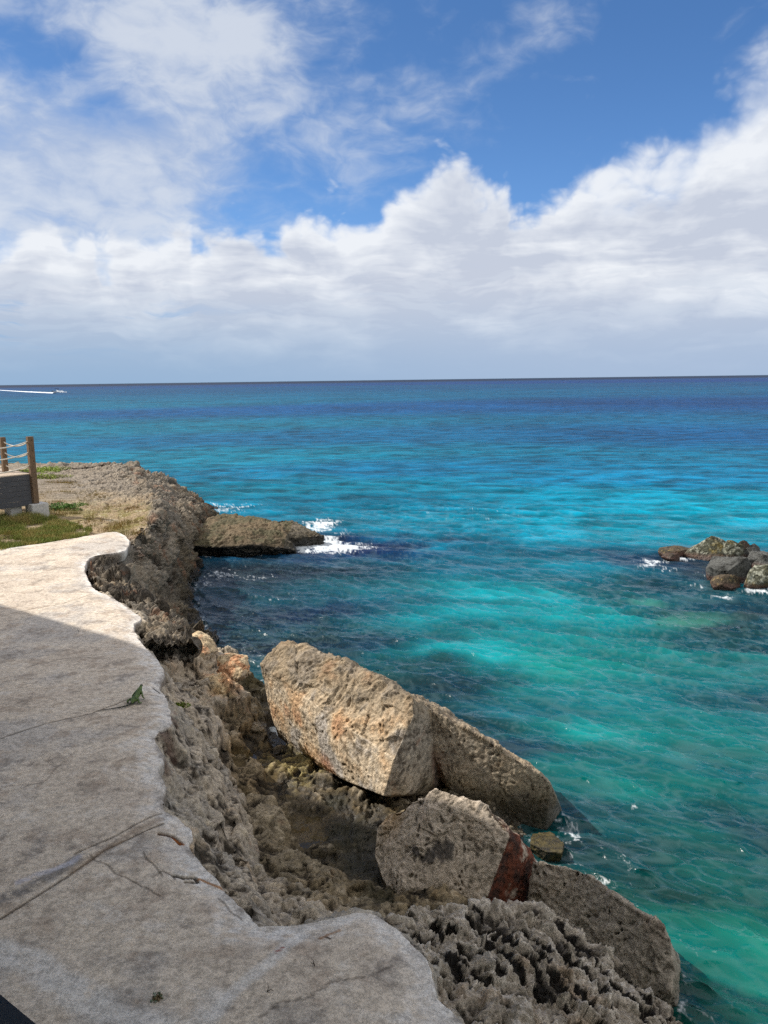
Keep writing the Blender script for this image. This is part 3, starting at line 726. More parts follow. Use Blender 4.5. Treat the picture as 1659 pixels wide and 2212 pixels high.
slabf = [Y(955, 1690, 12.2), Y(1000, 1760, 11.9), Y(1080, 1790, 11.7), Y(1178, 1798, 11.55), Y(1196, 1765, 11.6), Y(940, 1620, 12.6)]
sb = [crest[2] + FN * 1.4 + np.array([0, 0, -1.0]), crest[4] + FN * 1.3 + np.array([0, 0, -.9]), crest[6] + FN * .7 + np.array([0, 0, -.9]), slabf[2] + np.array([.2, .5, -.5]), slabf[3] + np.array([0, .3, -.4]), crest[3] + FN * 1.6 + np.array([0, 0, -1.9])]
lump2 = crest + slabf + sb
cornT = Y(893, 1535, 12.2)
def paint_big(V, N, cav, c, wet):
    n1 = fbm(V * 1.1, 5, .55, seed=700); n2 = fbm(V * 3.0, 5, .6, seed=710); n3 = fbm(V * 1.5, 5, .55, seed=715)
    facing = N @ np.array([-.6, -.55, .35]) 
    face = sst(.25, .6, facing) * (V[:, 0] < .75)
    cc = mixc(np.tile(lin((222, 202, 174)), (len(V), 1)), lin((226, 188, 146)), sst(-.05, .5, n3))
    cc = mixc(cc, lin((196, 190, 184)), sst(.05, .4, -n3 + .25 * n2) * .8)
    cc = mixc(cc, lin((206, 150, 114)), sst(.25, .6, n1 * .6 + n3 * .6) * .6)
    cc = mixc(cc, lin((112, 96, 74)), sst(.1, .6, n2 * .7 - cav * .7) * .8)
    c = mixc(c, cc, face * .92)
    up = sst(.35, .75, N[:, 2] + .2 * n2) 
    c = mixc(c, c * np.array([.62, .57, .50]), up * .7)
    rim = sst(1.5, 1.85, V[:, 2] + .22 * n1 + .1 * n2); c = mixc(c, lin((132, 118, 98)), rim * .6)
    pc = Y(945, 1650, 12.2); f = sst(.30, .05, np.linalg.norm((V - pc) * np.array([1, 1, .5]), axis=1) + .10 * n2); c = mixc(c, lin((104, 62, 44)), f * .7)
    pc = Y(700, 1660, 12.6); f = sst(.35, .1, np.linalg.norm((V - pc), axis=1) + .1 * n2); c = mixc(c, lin((190, 122, 84)), f * .6)
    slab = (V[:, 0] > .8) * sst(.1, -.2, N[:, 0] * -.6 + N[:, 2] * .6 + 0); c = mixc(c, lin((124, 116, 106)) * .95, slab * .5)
    return c, wet
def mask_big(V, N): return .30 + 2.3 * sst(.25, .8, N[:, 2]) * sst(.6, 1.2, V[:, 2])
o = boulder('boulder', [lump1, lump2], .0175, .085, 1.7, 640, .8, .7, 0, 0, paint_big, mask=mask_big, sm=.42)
tag(o, 'huge sunlit tan limestone block with grey slab on its right end, beside the sea', 'boulder')

# -- middle block with the rust red side
b2t = [Y(942, 1702, 9.95), Y(996, 1720, 9.75), Y(1050, 1738, 9.6), Y(1090, 1774, 9.4), Y(1102, 1806, 9.25)]
b2f = [Y(815, 1788, 10.2), Y(840, 1756, 10.35), Y(930, 1732, 10.05), Y(808, 1845, 9.95), Y(827, 1900, 9.6), Y(869, 1962, 9.15), Y(985, 2010, 8.85), Y(1046, 1960, 8.9), Y(1074, 1874, 9.1)]
b2b = [Y(1145, 1828, 9.75), Y(1162, 1866, 9.65), Y(1152, 1930, 9.45), Y(1124, 1995, 9.15), Y(960, 1700, 10.9) + np.array([0, 0, -.5]), Y(870, 1760, 11.0) + np.array([0, 0, -.6]), Y(1100, 1790, 10.5) + np.array([0, 0, -.5])]
b2b += [p_ + np.array([.1, .3, -.6]) for p_ in (b2f[3], b2f[5], b2b[3])]
RUST_C = Y(1100, 1900, 9.0)
def paint_b2(V, N, cav, c, wet):
    n1 = fbm(V * 1.4, 4, seed=730); n2 = fbm(V * 4., 5, .6, seed=735)
    c = mixc(c, lin((198, 182, 163)), np.full(len(V), .85) * sst(-.6, .1, cav))
    right = sst(.3, .6, N @ np.array([.86, -.45, .1]) + .22 * n2 + .25 * n1)
    rc = mixc(np.tile(lin((112, 54, 32)), (len(V), 1)), lin((62, 34, 26)), sst(-.05, .35, n2)); rc = mixc(rc, lin((170, 100, 52)), sst(.3, .6, n1) * .6)
    c = mixc(c, rc, right * .95 * sst(1.7, 1.2, V[:, 2]) * sst(-.45, .05, n2 + .5 * n1 + .25 - .3 * sst(1.0, 1.4, V[:, 2])))
    for X, Yy, yy, rx in ((965, 1815, 9.6, .10), (948, 1838, 9.45, .11), (930, 1860, 9.35, .085), (905, 1885, 9.1, .05), (917, 1903, 9.0, .045)):
        pc = Y(X, Yy, yy); dd = np.hypot((V[:, 0] - pc[0]), (V[:, 2] - pc[2]) * .8) + .06 * n2; f = sst(rx, rx * .5, dd) * (N[:, 1] < .1); c = mixc(c, lin((66, 62, 60)), f * .85)
    pc = Y(850, 1760, 10.3); f = sst(.5, .1, np.linalg.norm(V - pc, axis=1) + .15 * n2); c = mixc(c, lin((168, 136, 92)), f * .6)
    return c, wet
o = boulder('boulder', [b2t + b2f + b2b], .0145, .07, 1.9, 660, .8, .8, .0, 0, paint_b2, sm=.45, mask=lambda V, N: .3 + 1.7 * sst(.3, .8, N[:, 2]))
tag(o, 'grey brown limestone block with black patch and deep rust red right side', 'boulder')

# -- long block at the water on the right
b3t = [Y(1150, 1858, 9.3), Y(1201, 1868, 9.0), Y(1250, 1878, 8.75), Y(1292, 1904, 8.5), Y(1328, 1940, 8.25), Y(1382, 1976, 8.0), Y(1430, 2008, 7.85), Y(1449, 2050, 7.7), Y(1461, 2104, 7.55), Y(1450, 2146, 7.4)]
b3f = [Y(1158, 1890, 9.15), Y(1135, 1975, 8.95), Y(1180, 2030, 8.6), Y(1300, 2110, 7.9), Y(1400, 2175, 7.5), Y(1150, 1930, 9.0)]
b3b = [p_ + np.array([.45, .8, -.8]) for p_ in (b3t[1], b3t[3], b3t[5], b3t[7])] + [p_ + np.array([.15, .3, -.7]) for p_ in (b3t[8], b3f[1], b3f[3])]
def paint_b3(V, N, cav, c, wet):
    n2 = fbm(V * 3., 4, seed=745)
    c = mixc(c, lin((162, 150, 134)), np.full(len(V), .7) * sst(-.6, .1, cav))
    f = sst(.5, .8, N[:, 2]) * .5; c = mixc(c, lin((110, 92, 76)), f * sst(-.2, .4, n2))
    return c, wet
o = boulder('boulder', [b3t + b3f + b3b], .0145, .075, 1.9, 680, .9, .8, .0, 0, paint_b3, sm=.75, mask=lambda V, N: .5 + 1.1 * sst(.4, .9, N[:, 2]))
tag(o, 'long rough grey block sloping down to turquoise water, right of the rust red face', 'boulder')

# -- mossy rock awash at the foot of the slab
mo = [Y(1150, 1800, 11.3), Y(1190, 1798, 11.2), Y(1220, 1822, 10.8), Y(1216, 1842, 10.5), Y(1180, 1840, 10.5), Y(1145, 1822, 10.7)]
mo += [p_ + np.array([0, .15, -.5]) for p_ in mo]
def paint_mo(V, N, cav, c, wet):
    n2 = fbm(V * 6., 4, seed=755); return mixc(np.tile(lin((78, 68, 36)), (len(V), 1)), lin((46, 40, 24)), sst(-.2, .4, n2 - cav * .4)), np.ones(len(V)) * .7
o = boulder('boulder', [mo], .015, .05, 3., 690, .6, .6, 0, 2, paint_mo)
tag(o, 'small low olive brown mossy rock awash at the foot of the grey slab', 'boulder')

# -- pitted ledge in the right foreground
lt = [(839, 1974, 2.45), (900, 1955, 2.35), (960, 1958, 2.2), (1040, 1955, 2.0), (1120, 1972, 1.85), (1190, 1962, 1.72), (1240, 1990, 1.62), (1322, 2060, 1.5), (1442, 2168, 1.3), (1500, 2225, 1.2), (1640, 2420, 1.0),
      (870, 2030, 2.52), (915, 2080, 2.52), (960, 2200, 2.52), (1080, 2340, 2.5), (1300, 2700, 2.4), (1700, 2700, 1.2)]
ltp = [at(*q_) for q_ in lt]
ctr = at(1150, 2150, 1.0)
lb = []
for p_ in ltp:
    dv = p_ - ctr; dv[2] = 0; dv /= np.linalg.norm(dv); lb.append(np.array([p_[0] + dv[0] * .45, p_[1] + dv[1] * .45, -.4]))
for k_ in (0, 11, 12, 13, 14): lb[k_] = ltp[k_] + np.array([-.4, 0, -1.6])
def paint_ledge(V, N, cav, c, wet):
    n1 = fbm(V * 1.6, 5, .55, seed=760); n2 = fbm(V * 6, 4, .6, seed=765)
    cc = mixc(np.tile(lin((160, 148, 132)), (len(V), 1)), lin((204, 192, 176)), sst(.1, .6, cav + .3 * n2))
    cc = mixc(cc, lin((146, 112, 76)), sst(.2, .6, n1) * .5)
    cc = mixc(cc, lin((48, 42, 36)), sst(.0, -.55, cav) * .92)  # crevice shade painted dark, like occlusion
    return mixc(c, cc, np.full(len(V), .85)), wet
# karst pits: shallow in shape, their depth painted as dark shade
def ledge():
    me = hull_mesh([ltp + lb], .0115, 2); V = get_v(me); N = get_n(me)
    upm = sst(-.2, .5, N[:, 2])
    wq = np.stack([fbm(V * 1.7, 3, seed=770 + k_ * 9) for k_ in range(3)], 1) * .22
    Q = V + wq
    w1 = worley(Q * np.array([2.6, 3.2, 3.0]), 781); w2 = worley(Q * 6.3, 785); w3 = worley(Q * 15., 789)
    sel = perlin(V * 1.9, 790)
    pit1 = -sst(.42, .08, w1) * sst(-.15, .35, sel)
    hol = np.zeros(len(V), np.float32)
    for hx, hy, hr in ((925, 545, 26), (1000, 602, 22), (1022, 618, 18), (700, 588, 20), (618, 578, 15), (695, 692, 20), (620, 488, 15), (452, 652, 17), (830, 704, 18), (1040, 765, 22), (1130, 782, 18), (1192, 842, 18), (520, 742, 17), (650, 832, 18),
                       (870, 872, 20), (690, 782, 15), (760, 792, 17), (912, 822, 20), (560, 802, 16), (790, 560, 13), (860, 640, 14), (950, 705, 16), (1075, 690, 13), (740, 655, 12), (575, 690, 13), (480, 585, 12), (990, 850, 16), (820, 770, 13)):
        Xh, Yh = 658.3 + hx * .6031, 1663.4 + hy * .6031
        zt = 2.35 - .85 * np.clip((Xh - 900) / 520, 0, 1); pc = at(Xh, Yh, zt); rr_ = hr * .6031 * .0044 * 1.55
        dd = np.hypot((V[:, 0] - pc[0]) + .35 * (V[:, 1] - pc[1]), (V[:, 1] - pc[1]) * .62) + .03 * fbm(V * 9, 2, seed=799); hol = np.maximum(hol, sst(rr_ * 1.15, rr_ * .8, dd))
    hol = hol * upm
    h2 = sst(.33, .17, w2) * sst(.0, .3, perlin(V * 3.1, 797)) ; h3 = sst(.30, .14, w3) * sst(-.1, .3, perlin(V * 5., 798))
    wa = worley(Q * np.array([4.6, 5.6, 5.0]), 801); h1 = sst(.36, .27, wa) * sst(-.12, .05, perlin(V * 2.4, 803)) * upm; hol = np.maximum(hol, h1)
    kb, cb = blocks(Q * 2.6, 821)
    d = -.06 * hol + .04 * pit1 + .06 * kb + .02 * cb - .09 * h2 - .035 * h3 + .055 * (np.clip(w1, 0, 1) - .55) + .07 * fbm(Q * 3.4, 5, .6, seed=811) + .075 * (np.clip(w2, 0, 1) - .5) + .05 * (np.clip(w3, 0, 1) - .5) + .035 * fbm(Q * 11., 4, .65, seed=807) + .10 * fbm(V * 1.3, 4, seed=795) + .02 * fbm(V * 24, 3, .6, seed=796)
    d = d * (.45 + .55 * upm)
    cav = np.clip(-1.6 * hol - .9 * h2 - .6 * h3 + .8 * pit1 + 1.3 * (np.clip(w2, 0, 1) - .45) + .9 * (np.clip(w1, 0, 1) - .5) + .7 * (w3 - .5), -1, 1)
    V2 = V + N * d[:, None]
    sdl, _ = poly_dist(V2[:, :2].astype(float), EDGE[600:]); ins = inside(V2[:, :2].astype(float), WPOLY)
    V2[:, 2] = np.where(ins, np.minimum(V2[:, 2], WALK - .26), np.minimum(V2[:, 2], WALK - .05 + .0 * sdl))
    c, wet = rock_color(V2, N, cav, 'cliff', 5); c, wet = paint_ledge(V2, N, cav, c, wet); c = mixc(c, lin((30, 25, 20)), sst(.03, .22, hol) * .96); c = mixc(c, lin((40, 34, 28)), np.clip(h2 + .7 * h3, 0, 1) * .7)  # shade inside the holes painted near-black
    set_v(me, V2); set_col(me, c); set_f(me, wet, 'Wet'); me.name = 'rock_ledge'
    return link('rock_ledge', me, ROCK)
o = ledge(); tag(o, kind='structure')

# -- low spur running out from the headland
ot = [Y(400, 1160, 31.6), Y(430, 1128, 34.0), Y(472, 1115, 35.5), Y(508, 1112, 35.8), Y(555, 1117, 35.0), Y(586, 1120, 34.3), Y(606, 1134, 33.2), Y(522, 1138, 33.0), Y(463, 1162, 31.4), Y(575, 1142, 32.6), Y(620, 1160, 32.2)]
of = [Y(400, 1178, 30.9), Y(470, 1182, 30.9), Y(560, 1176, 31.2), Y(640, 1188, 31.6), Y(612, 1184, 31.4)]
ob = [at(428, 1206, 0) + S(0, .9, -.6), at(520, 1207, 0) + S(0, .9, -.6), at(630, 1199, 0) + S(0, .5, -.6), S(-4.4, 35.5, -.6), S(-8, 36.5, -.6)]
ot2 = [Y(590, 1122, 34.6), Y(618, 1117, 34.9), Y(636, 1126, 34.6), Y(656, 1140, 34.2), Y(684, 1150, 33.9), Y(697, 1157, 33.7), Y(615, 1163, 32.8), Y(660, 1160, 33.2), Y(590, 1165, 33.0)]
ob2 = [p_ + S(0, .4, -.9) for p_ in (ot2[0], ot2[3], ot2[5], ot2[6], ot2[8])] + [p_ + S(.1, 1.2, -1.2) for p_ in (ot2[1], ot2[3], ot2[5])]
def paint_spur(V, N, cav, c, wet):
    n2 = fbm(V * 1.5, 5, .55, seed=805)
    up = sst(.3, .75, N[:, 2])
    c = mixc(c, lin((72, 66, 52)), np.full(len(V), .85) * sst(-.6, .0, cav))
    c = mixc(c, mixc(np.tile(lin((112, 95, 70)), (len(V), 1)), lin((84, 78, 52)), sst(-.2, .3, n2)), up * .85 * (V[:, 0] < -4.2))
    c = mixc(c, lin((40, 36, 29)), sst(.95, .35, V[:, 2] + .25 * n2) * .85 * (1 - up * .5))
    return c, np.maximum(wet, .25)
o = boulder('rock_spur', [ot + of + ob, ot2 + ob2], .038, .24, 1.0, 810, .8, .7, .35, 1, paint_spur)
tag(o, 'low brown rock spur with undercut dark side running from the headland into white surf', 'rock spur')

# -- knobs of pale rock on the shelf below the walkway
def lump_pts(cen, rx, ry, rz, n, seed, cut=None, rz_rot=0.):
    r_ = np.random.default_rng(seed); v = r_.normal(size=(n, 3)); v /= np.linalg.norm(v, axis=1)[:, None]
    v *= r_.uniform(.86, 1.08, (n, 1)); v = (v - (v.max(0) + v.min(0)) / 2) / ((v.max(0) - v.min(0)) / 2) * np.array([rx, ry, rz])
    ca, sa = math.cos(rz_rot), math.sin(rz_rot); v = np.c_[v[:, 0] * ca - v[:, 1] * sa, v[:, 0] * sa + v[:, 1] * ca, v[:, 2]]
    return list(v + np.array(cen))
def paint_pale(V, N, cav, c, wet):
    n2 = fbm(V * 4., 4, seed=830)
    cc = mixc(np.tile(lin((214, 190, 152)), (len(V), 1)), lin((206, 150, 108)), sst(-.1, .4, n2)); cc = mixc(cc, lin((110, 92, 70)), sst(0, -.6, cav) * .7)
    return mixc(c, cc, sst(.0, .5, N[:, 2] + .3 * n2 + .1) * .85), wet
for X, Yy, zc, rx, ry, rz, sd_, lab in ((432, 1402, 1.72, .42, .55, .36, 3, 'pale orange topped rock on the shelf below the walkway'),
                                        (492, 1448, 1.28, .52, .42, .36, 4, 'pale cream and orange rock on the shelf next to the dark crag'),
                                        (452, 1490, 1.2, .38, .34, .30, 5, 'grey brown rock set on the shaded bank under the pale cream rock'),
                                        (512, 1542, .62, .36, .34, .32, 6, 'brown shaded rock at the foot of the bank beside the narrow water channel'),
                                        (545, 1572, .42, .30, .30, .24, 7, 'low brown rock at the mouth of the narrow water channel, touching the big block')):
    pc = at(X, Yy, zc)
    o = boulder('rock', [lump_pts(pc, rx, ry, rz, 22, sd_)], .018, .07, 2.3, 840 + sd_ * 10, .75, .6, .2, 2, paint_pale if sd_ < 5 else None, .9)
    tag(o, lab, 'rock')

# -- offshore boulders on the right
def cv(cx, cy): return 1261.8 + cx * .2394, 1097.2 + cy * .2394
def bas(tone):
    def f(V, N, cav, c, wet):
        n1 = fbm(V * 2.2, 5, .6, seed=870); n2 = fbm(V * 7., 4, .6, seed=875)
        if tone == 'mottled':
            cc = mixc(np.tile(lin((92, 92, 76)), (len(V), 1)), lin((176, 176, 158)), sst(.0, .4, n2 + .4 * n1)); cc = mixc(cc, lin((140, 120, 58)), sst(.1, .45, -n1 + .3 * n2) * .6)
        elif tone == 'grey':
            cc = mixc(np.tile(lin((104, 104, 100)), (len(V), 1)), lin((70, 70, 66)), sst(-.1, .4, n1))
        elif tone == 'brown':
            cc = mixc(np.tile(lin((98, 86, 70)), (len(V), 1)), lin((74, 70, 56)), sst(-.1, .4, n1)); cc = mixc(cc, lin((176, 150, 96)), sst(.2, .5, n2) * .6)
        else:
            cc = mixc(np.tile(lin((92, 72, 60)), (len(V), 1)), lin((74, 68, 58)), sst(-.1, .4, n1))
        cc = cc * .78; cc = mixc(cc, cc * .4, sst(.0, -.6, cav))
        cc = mixc(cc, lin((84, 56, 44)), sst(.30, .08, V[:, 2] + .1 * n1) * .85); cc = mixc(cc, lin((40, 32, 28)), sst(.12, .0, V[:, 2]) * .7)
        return cc, sst(.35, .05, V[:, 2]) * .8
    return f
offs = [  # x0,x1,y0,y1 in the enlarged survey, waterline y, tone, label
 (725, 985, 366, 452, 448, 'brown', 'low orange brown rock, leftmost of the offshore pile'),
 (732, 866, 422, 486, 480, 'red', 'small brown rock awash in foam in front of the leftmost offshore rock'),
 (975, 1330, 306, 505, 470, 'mottled', 'largest round dark rock mottled pale green and yellow, at the back of the offshore pile'),
 (1268, 1456, 335, 500, 470, 'mottled', 'pale speckled rock leaning on the right side of the largest offshore rock'),
 (1310, 1515, 303, 440, 440, 'red', 'reddish brown rock behind the pale speckled rock of the offshore pile'),
 (1455, 1618, 355, 490, 470, 'grey', 'dark grey angular rock behind and right of the speckled rock offshore'),
 (1600, 1700, 404, 450, 448, 'grey', 'small dark rock at the picture edge, farthest back of the offshore pile'),
 (1486, 1690, 438, 562, 545, 'grey', 'flat dark rock between the angular grey rock and the green mottled rock offshore'),
 (1562, 1720, 464, 590, 560, 'grey', 'smooth grey rock at the right picture edge on top of the green mottled rock'),
 (1200, 1505, 494, 712, 690, 'grey', 'tall faceted charcoal grey rock, standing foremost in the offshore pile'),
 (1186, 1412, 630, 752, 742, 'brown', 'low brown rock with pale barnacled foot leaning on the charcoal rock in front'),
 (1526, 1790, 556, 762, 748, 'mottled', 'green and yellow mottled boulder cut by the right picture edge'),
]
for k_, (x0, x1, y0, y1, yw, tone, lab) in enumerate(offs):
    Xc, Yw = cv((x0 + x1) / 2, yw); base_p = at(Xc, Yw, 0)
    dist_ = math.hypot(base_p[0], base_p[1]); px = math.sqrt(dist_ ** 2 + CAMZ ** 2) / F * 1.0
    w_ = (x1 - x0) * .2394 * px; h_ = (y1 - y0) * .2394 * px
    ry = w_ * .42; rx = w_ * .57
    topz = max(h_ * 1.02 - ry * .10, .15)
    cen = base_p + np.array([0, ry * .80, topz * .22]) 
    hz_ = topz * .80
    facet = tone == 'grey'
    o = boulder('boulder', [lump_pts(cen, rx, ry, hz_, 17 if facet else 30, 900 + k_ * 3, None, 0)], .024, .04 if facet else .06, 1.8, 900 + k_ * 7, .6, .6, 0, 1 if facet else 2, bas(tone), kind='none')
    tag(o, lab, 'boulder', 'boulders of the offshore pile')
OFFC = at(1640, 1235, 0)

# ------------------------------------------------------------------ sea
r = [4.5]
while r[-1] < 9000:
    q_ = r[-1]; r.append(q_ + max(.02, min(q_ * q_ / (CAMZ * 769) * .95, q_ * .06)))
r = np.array(r + [16000., 30000.]); a_ = np.r_[np.linspace(-180, -38, 60)[:-1], np.linspace(-38, -33, 40)[:-1], np.linspace(-33, 33, 960)[:-1], np.linspace(33, 38, 40)[:-1], np.linspace(38, 180, 60)]
a_ = np.radians(a_); RR, AA = np.meshgrid(r, a_, indexing='ij'); nr, na = RR.shape
X0 = (RR * np.sin(AA)).ravel(); Y0 = (RR * np.cos(AA)).ravel(); Rf = RR.ravel()
spr = np.gradient(r); SP = np.repeat(spr, na); SPA = (np.gradient(a_)[None, :] * RR).ravel()
SPX = np.maximum(SP * .55, SPA).astype(np.float32)
Xf = X0.astype(np.float32); Yf = Y0.astype(np.float32)
wr = np.random.default_rng(11)
H = np.zeros(len(Xf), np.float32); DX = np.zeros_like(H); DY = np.zeros_like(H); LOST = np.zeros_like(H); HS = np.zeros_like(H)
main = math.radians(62)        # direction of travel of the chop, from +x
gm = perlin(np.c_[Xf / 9., Yf / 9., np.zeros_like(Xf)], 3) * .5 + perlin(np.c_[Xf / 31., Yf / 31., np.zeros_like(Xf)], 4) * .5
gust = (1 + .75 * gm).clip(.35, 1.8).astype(np.float32)
NW = 90
for k_ in range(NW):
    lam = 9.5 * (0.17 / 9.5) ** ((k_ + wr.uniform(0, 1)) / NW)
    th = main + wr.normal(0, .42 if lam < 2 else .34); kk = 2 * math.pi / lam
    am = .0092 * lam ** .95 * wr.uniform(.6, 1.3)
    am *= float(np.clip((.55 / lam) ** .95, .0, 1)) * 1.3
    ph = wr.uniform(0, 6.283); kx, ky = kk * math.cos(th), kk * math.sin(th)
    att = np.clip((lam - 2.0 * SPX) / (1.6 * SPX + 1e-6), 0, 1)
    arg = kx * Xf + ky * Yf + np.float32(ph) + np.float32(wr.uniform(.5, 1.2)) * gm
    s_, c_ = np.sin(arg), np.cos(arg); A_ = am * att * (gust if lam < 3 else 1)
    H += A_ * c_; HS += A_ * c_ * (lam < 2.4); DX -= (A_ * math.cos(th)) * s_ * 1.0; DY -= (A_ * math.sin(th)) * s_ * 1.0
    LOST += (am * kk) ** 2 * .5 * (1 - att)
# calm the water close to land so it stays outside the rocks
cu_, su_ = math.cos(main), math.sin(main); U_ = Xf * cu_ + Yf * su_ + .35 * gm; T_ = -Xf * su_ + Yf * cu_
V = np.c_[Xf + DX, Yf + DY, H]
# colour of the water from surveyed points (picture x, y, sRGB)
wc = [(0, 835, 78, 112, 150), (800, 835, 62, 96, 146), (1600, 822, 62, 90, 144), (100, 880, 60, 115, 155), (800, 880, 46, 96, 148), (1500, 870, 48, 88, 142), (200, 930, 38, 120, 158), (800, 940, 32, 106, 155), (1550, 940, 32, 98, 152),
      (500, 990, 24, 122, 160), (900, 1010, 26, 118, 160), (1500, 1030, 20, 125, 168), (550, 1060, 24, 122, 152), (900, 1080, 20, 122, 156), (1250, 1080, 16, 142, 178), (1550, 1100, 14, 148, 180), (480, 1090, 40, 130, 160), (1250, 1150, 18, 150, 182), (1000, 1150, 20, 122, 152),
      (800, 1180, 16, 92, 124), (1000, 1220, 16, 110, 138), (1180, 1220, 30, 120, 146), (1350, 1150, 20, 140, 168), (1400, 1210, 50, 100, 124), (1480, 1260, 56, 92, 108), (1600, 1310, 58, 84, 98), (1500, 1340, 46, 104, 112), (1600, 1390, 30, 88, 100), (1350, 1290, 36, 104, 118),
      (700, 1230, 10, 56, 82), (560, 1240, 8, 32, 54), (480, 1260, 12, 36, 58), (460, 1320, 20, 44, 72), (560, 1330, 18, 50, 78), (700, 1320, 10, 84, 108), (850, 1300, 14, 110, 130), (1100, 1290, 12, 150, 166), (1000, 1330, 12, 140, 156), (1250, 1340, 12, 140, 152), (1450, 1400, 20, 118, 126),
      (520, 1400, 18, 44, 76), (650, 1390, 14, 60, 88), (800, 1400, 12, 88, 104), (1000, 1420, 10, 128, 140), (1200, 1430, 8, 142, 146), (1400, 1480, 10, 126, 128), (1600, 1500, 12, 104, 110), (900, 1440, 20, 72, 92), (1000, 1480, 26, 72, 88), (1060, 1540, 12, 68, 84), (980, 1530, 20, 66, 84), (1150, 1520, 8, 116, 122), (1300, 1560, 8, 134, 132), (1500, 1600, 10, 122, 118), (1140, 1590, 12, 90, 100),
      (1250, 1650, 8, 116, 114), (1400, 1690, 8, 118, 112), (1550, 1690, 10, 108, 106), (1280, 1750, 10, 86, 90), (1350, 1800, 8, 92, 94), (1250, 1830, 8, 60, 68), (1450, 1800, 8, 102, 98), (1600, 1800, 12, 88, 92), (1350, 1880, 8, 82, 82), (1500, 1900, 8, 98, 92), (1620, 1920, 8, 92, 90), (1450, 1980, 8, 88, 84), (1550, 2020, 14, 108, 98), (1620, 2080, 20, 118, 104), (1500, 2120, 12, 82, 78), (1580, 2170, 12, 96, 86), (1480, 2180, 10, 40, 44), (1640, 2190, 16, 108, 96)]
wp = np.array([at(x, y, 0)[:2] for x, y, *_ in wc]); wcol = np.array([[0.0006,0.01,0.0391],[0.0006,0.0681,0.1639],[0.0006,0.0411,0.1694],[0.0006,0.1185,0.2055],[0.0006,0.0751,0.2135],[0.0006,0.0474,0.1546],[0.0006,0.1281,0.2038],[0.0006,0.1,0.2104],[0.0006,0.0763,0.1974],[0.0006,0.1588,0.2407],[0.0006,0.1297,0.2523],[0.0006,0.1802,0.3345],[0.0006,0.1332,0.1975],[0.0006,0.1021,0.168],[0.0006,0.2453,0.3743],[0.0006,0.2617,0.3677],[0.0006,0.1664,0.2699],[0.0006,0.3125,0.4486],[0.0006,0.1829,0.2785],[0.0006,0.006,0.0596],[0.0006,0.1112,0.1767],[0.0006,0.1982,0.2704],[0.0006,0.153,0.2038],[0.0006,0.0173,0.051],[0.0006,0.0368,0.0497],[0.0006,0.0336,0.0578],[0.0006,0.006,0.01],[0.0006,0.0366,0.0513],[0.0006,0.0716,0.0814],[0.0006,0.006,0.01],[0.0006,0.006,0.01],[0.0006,0.006,0.01],[0.0006,0.006,0.01],[0.0006,0.006,0.01],[0.0006,0.006,0.0485],[0.0006,0.093,0.1275],[0.0006,0.4229,0.4719],[0.0006,0.2587,0.2921],[0.0006,0.2684,0.2815],[0.0006,0.1848,0.1795],[0.0006,0.006,0.01],[0.0006,0.006,0.01],[0.0006,0.0131,0.0437],[0.0006,0.4826,0.5053],[0.0006,0.2218,0.1876],[0.0006,0.2053,0.2139],[0.0006,0.0453,0.0678],[0.0006,0.006,0.01],[0.0006,0.006,0.0156],[0.0006,0.006,0.01],[0.0006,0.006,0.01],[0.0006,0.1582,0.2033],[0.0006,0.3136,0.2862],[0.0006,0.1378,0.1284],[0.0006,0.006,0.0376],[0.0006,0.146,0.1418],[0.0006,0.2175,0.1854],[0.0006,0.0934,0.1071],[0.0006,0.044,0.0603],[0.0006,0.1037,0.1119],[0.0006,0.006,0.01],[0.0006,0.1265,0.108],[0.0006,0.024,0.0429],[0.0006,0.0582,0.0709],[0.0006,0.1512,0.1167],[0.0006,0.0875,0.0914],[0.0006,0.006,0.01],[0.0006,0.1497,0.1211],[0.0006,0.2979,0.1976],[0.0006,0.2233,0.1939],[0.0006,0.3373,0.2388],[0.0006,0.006,0.01],[0.0006,0.4332,0.3078]])
LR = np.log(np.hypot(wp[:, 0], wp[:, 1])); LA = np.arctan2(wp[:, 0], wp[:, 1])
nz1 = fbm(np.c_[Xf / 2.6, Yf / 2.6, np.zeros_like(Xf)], 4, .55, seed=61); nz2 = fbm(np.c_[Xf / 7., Yf / 7., np.zeros_like(Xf)], 4, .55, seed=67)
fadew = np.clip(60 / Rf, .05, 1)
lr = np.log(Rf) + (.035 * nz1 + .07 * nz2) * fadew; la = AA.ravel() + (.02 * nz1 + .045 * nz2) * fadew
num = np.zeros((len(Xf), 3)); den = np.zeros(len(Xf))
for k_ in range(len(wc)):
    w = 1 / ((((lr - LR[k_]) * 2.2) ** 2 + (la - LA[k_]) ** 2) + .005) ** 1.7
    num += w[:, None] * wcol[k_]; den += w
sea = num / den[:, None]
# bright sandy holes and dark reef heads
sea *= (1 + .20 * np.clip(nz1, -1, 1) * fadew)[:, None]
# light through the crests, put into the colour by wave height
Hn = np.clip(HS / (HS.std() + 1e-6) * .8, -1.6, 1.8); sea *= (1 + .14 * Hn * np.clip(70 / Rf, .25, 1))[:, None]
U_ = Xf * math.cos(main) + Yf * math.sin(main) + .30 * gm + .12 * nz1 + 1.6 * H; T_ = -Xf * math.sin(main) + Yf * math.cos(main); sheen_paint = np.zeros_like(Xf)
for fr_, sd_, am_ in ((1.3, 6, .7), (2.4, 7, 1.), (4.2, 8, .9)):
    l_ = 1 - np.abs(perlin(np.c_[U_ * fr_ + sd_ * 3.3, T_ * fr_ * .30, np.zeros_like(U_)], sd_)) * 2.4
    sheen_paint = np.maximum(sheen_paint, am_ * sst(.74, .98, l_) * np.clip((.8 / fr_ - 2.2 * SPX) / (2. * SPX), 0, 1))
sheen_paint *= np.clip(.55 + .9 * gm + .4 * nz2, .1, 1.1)
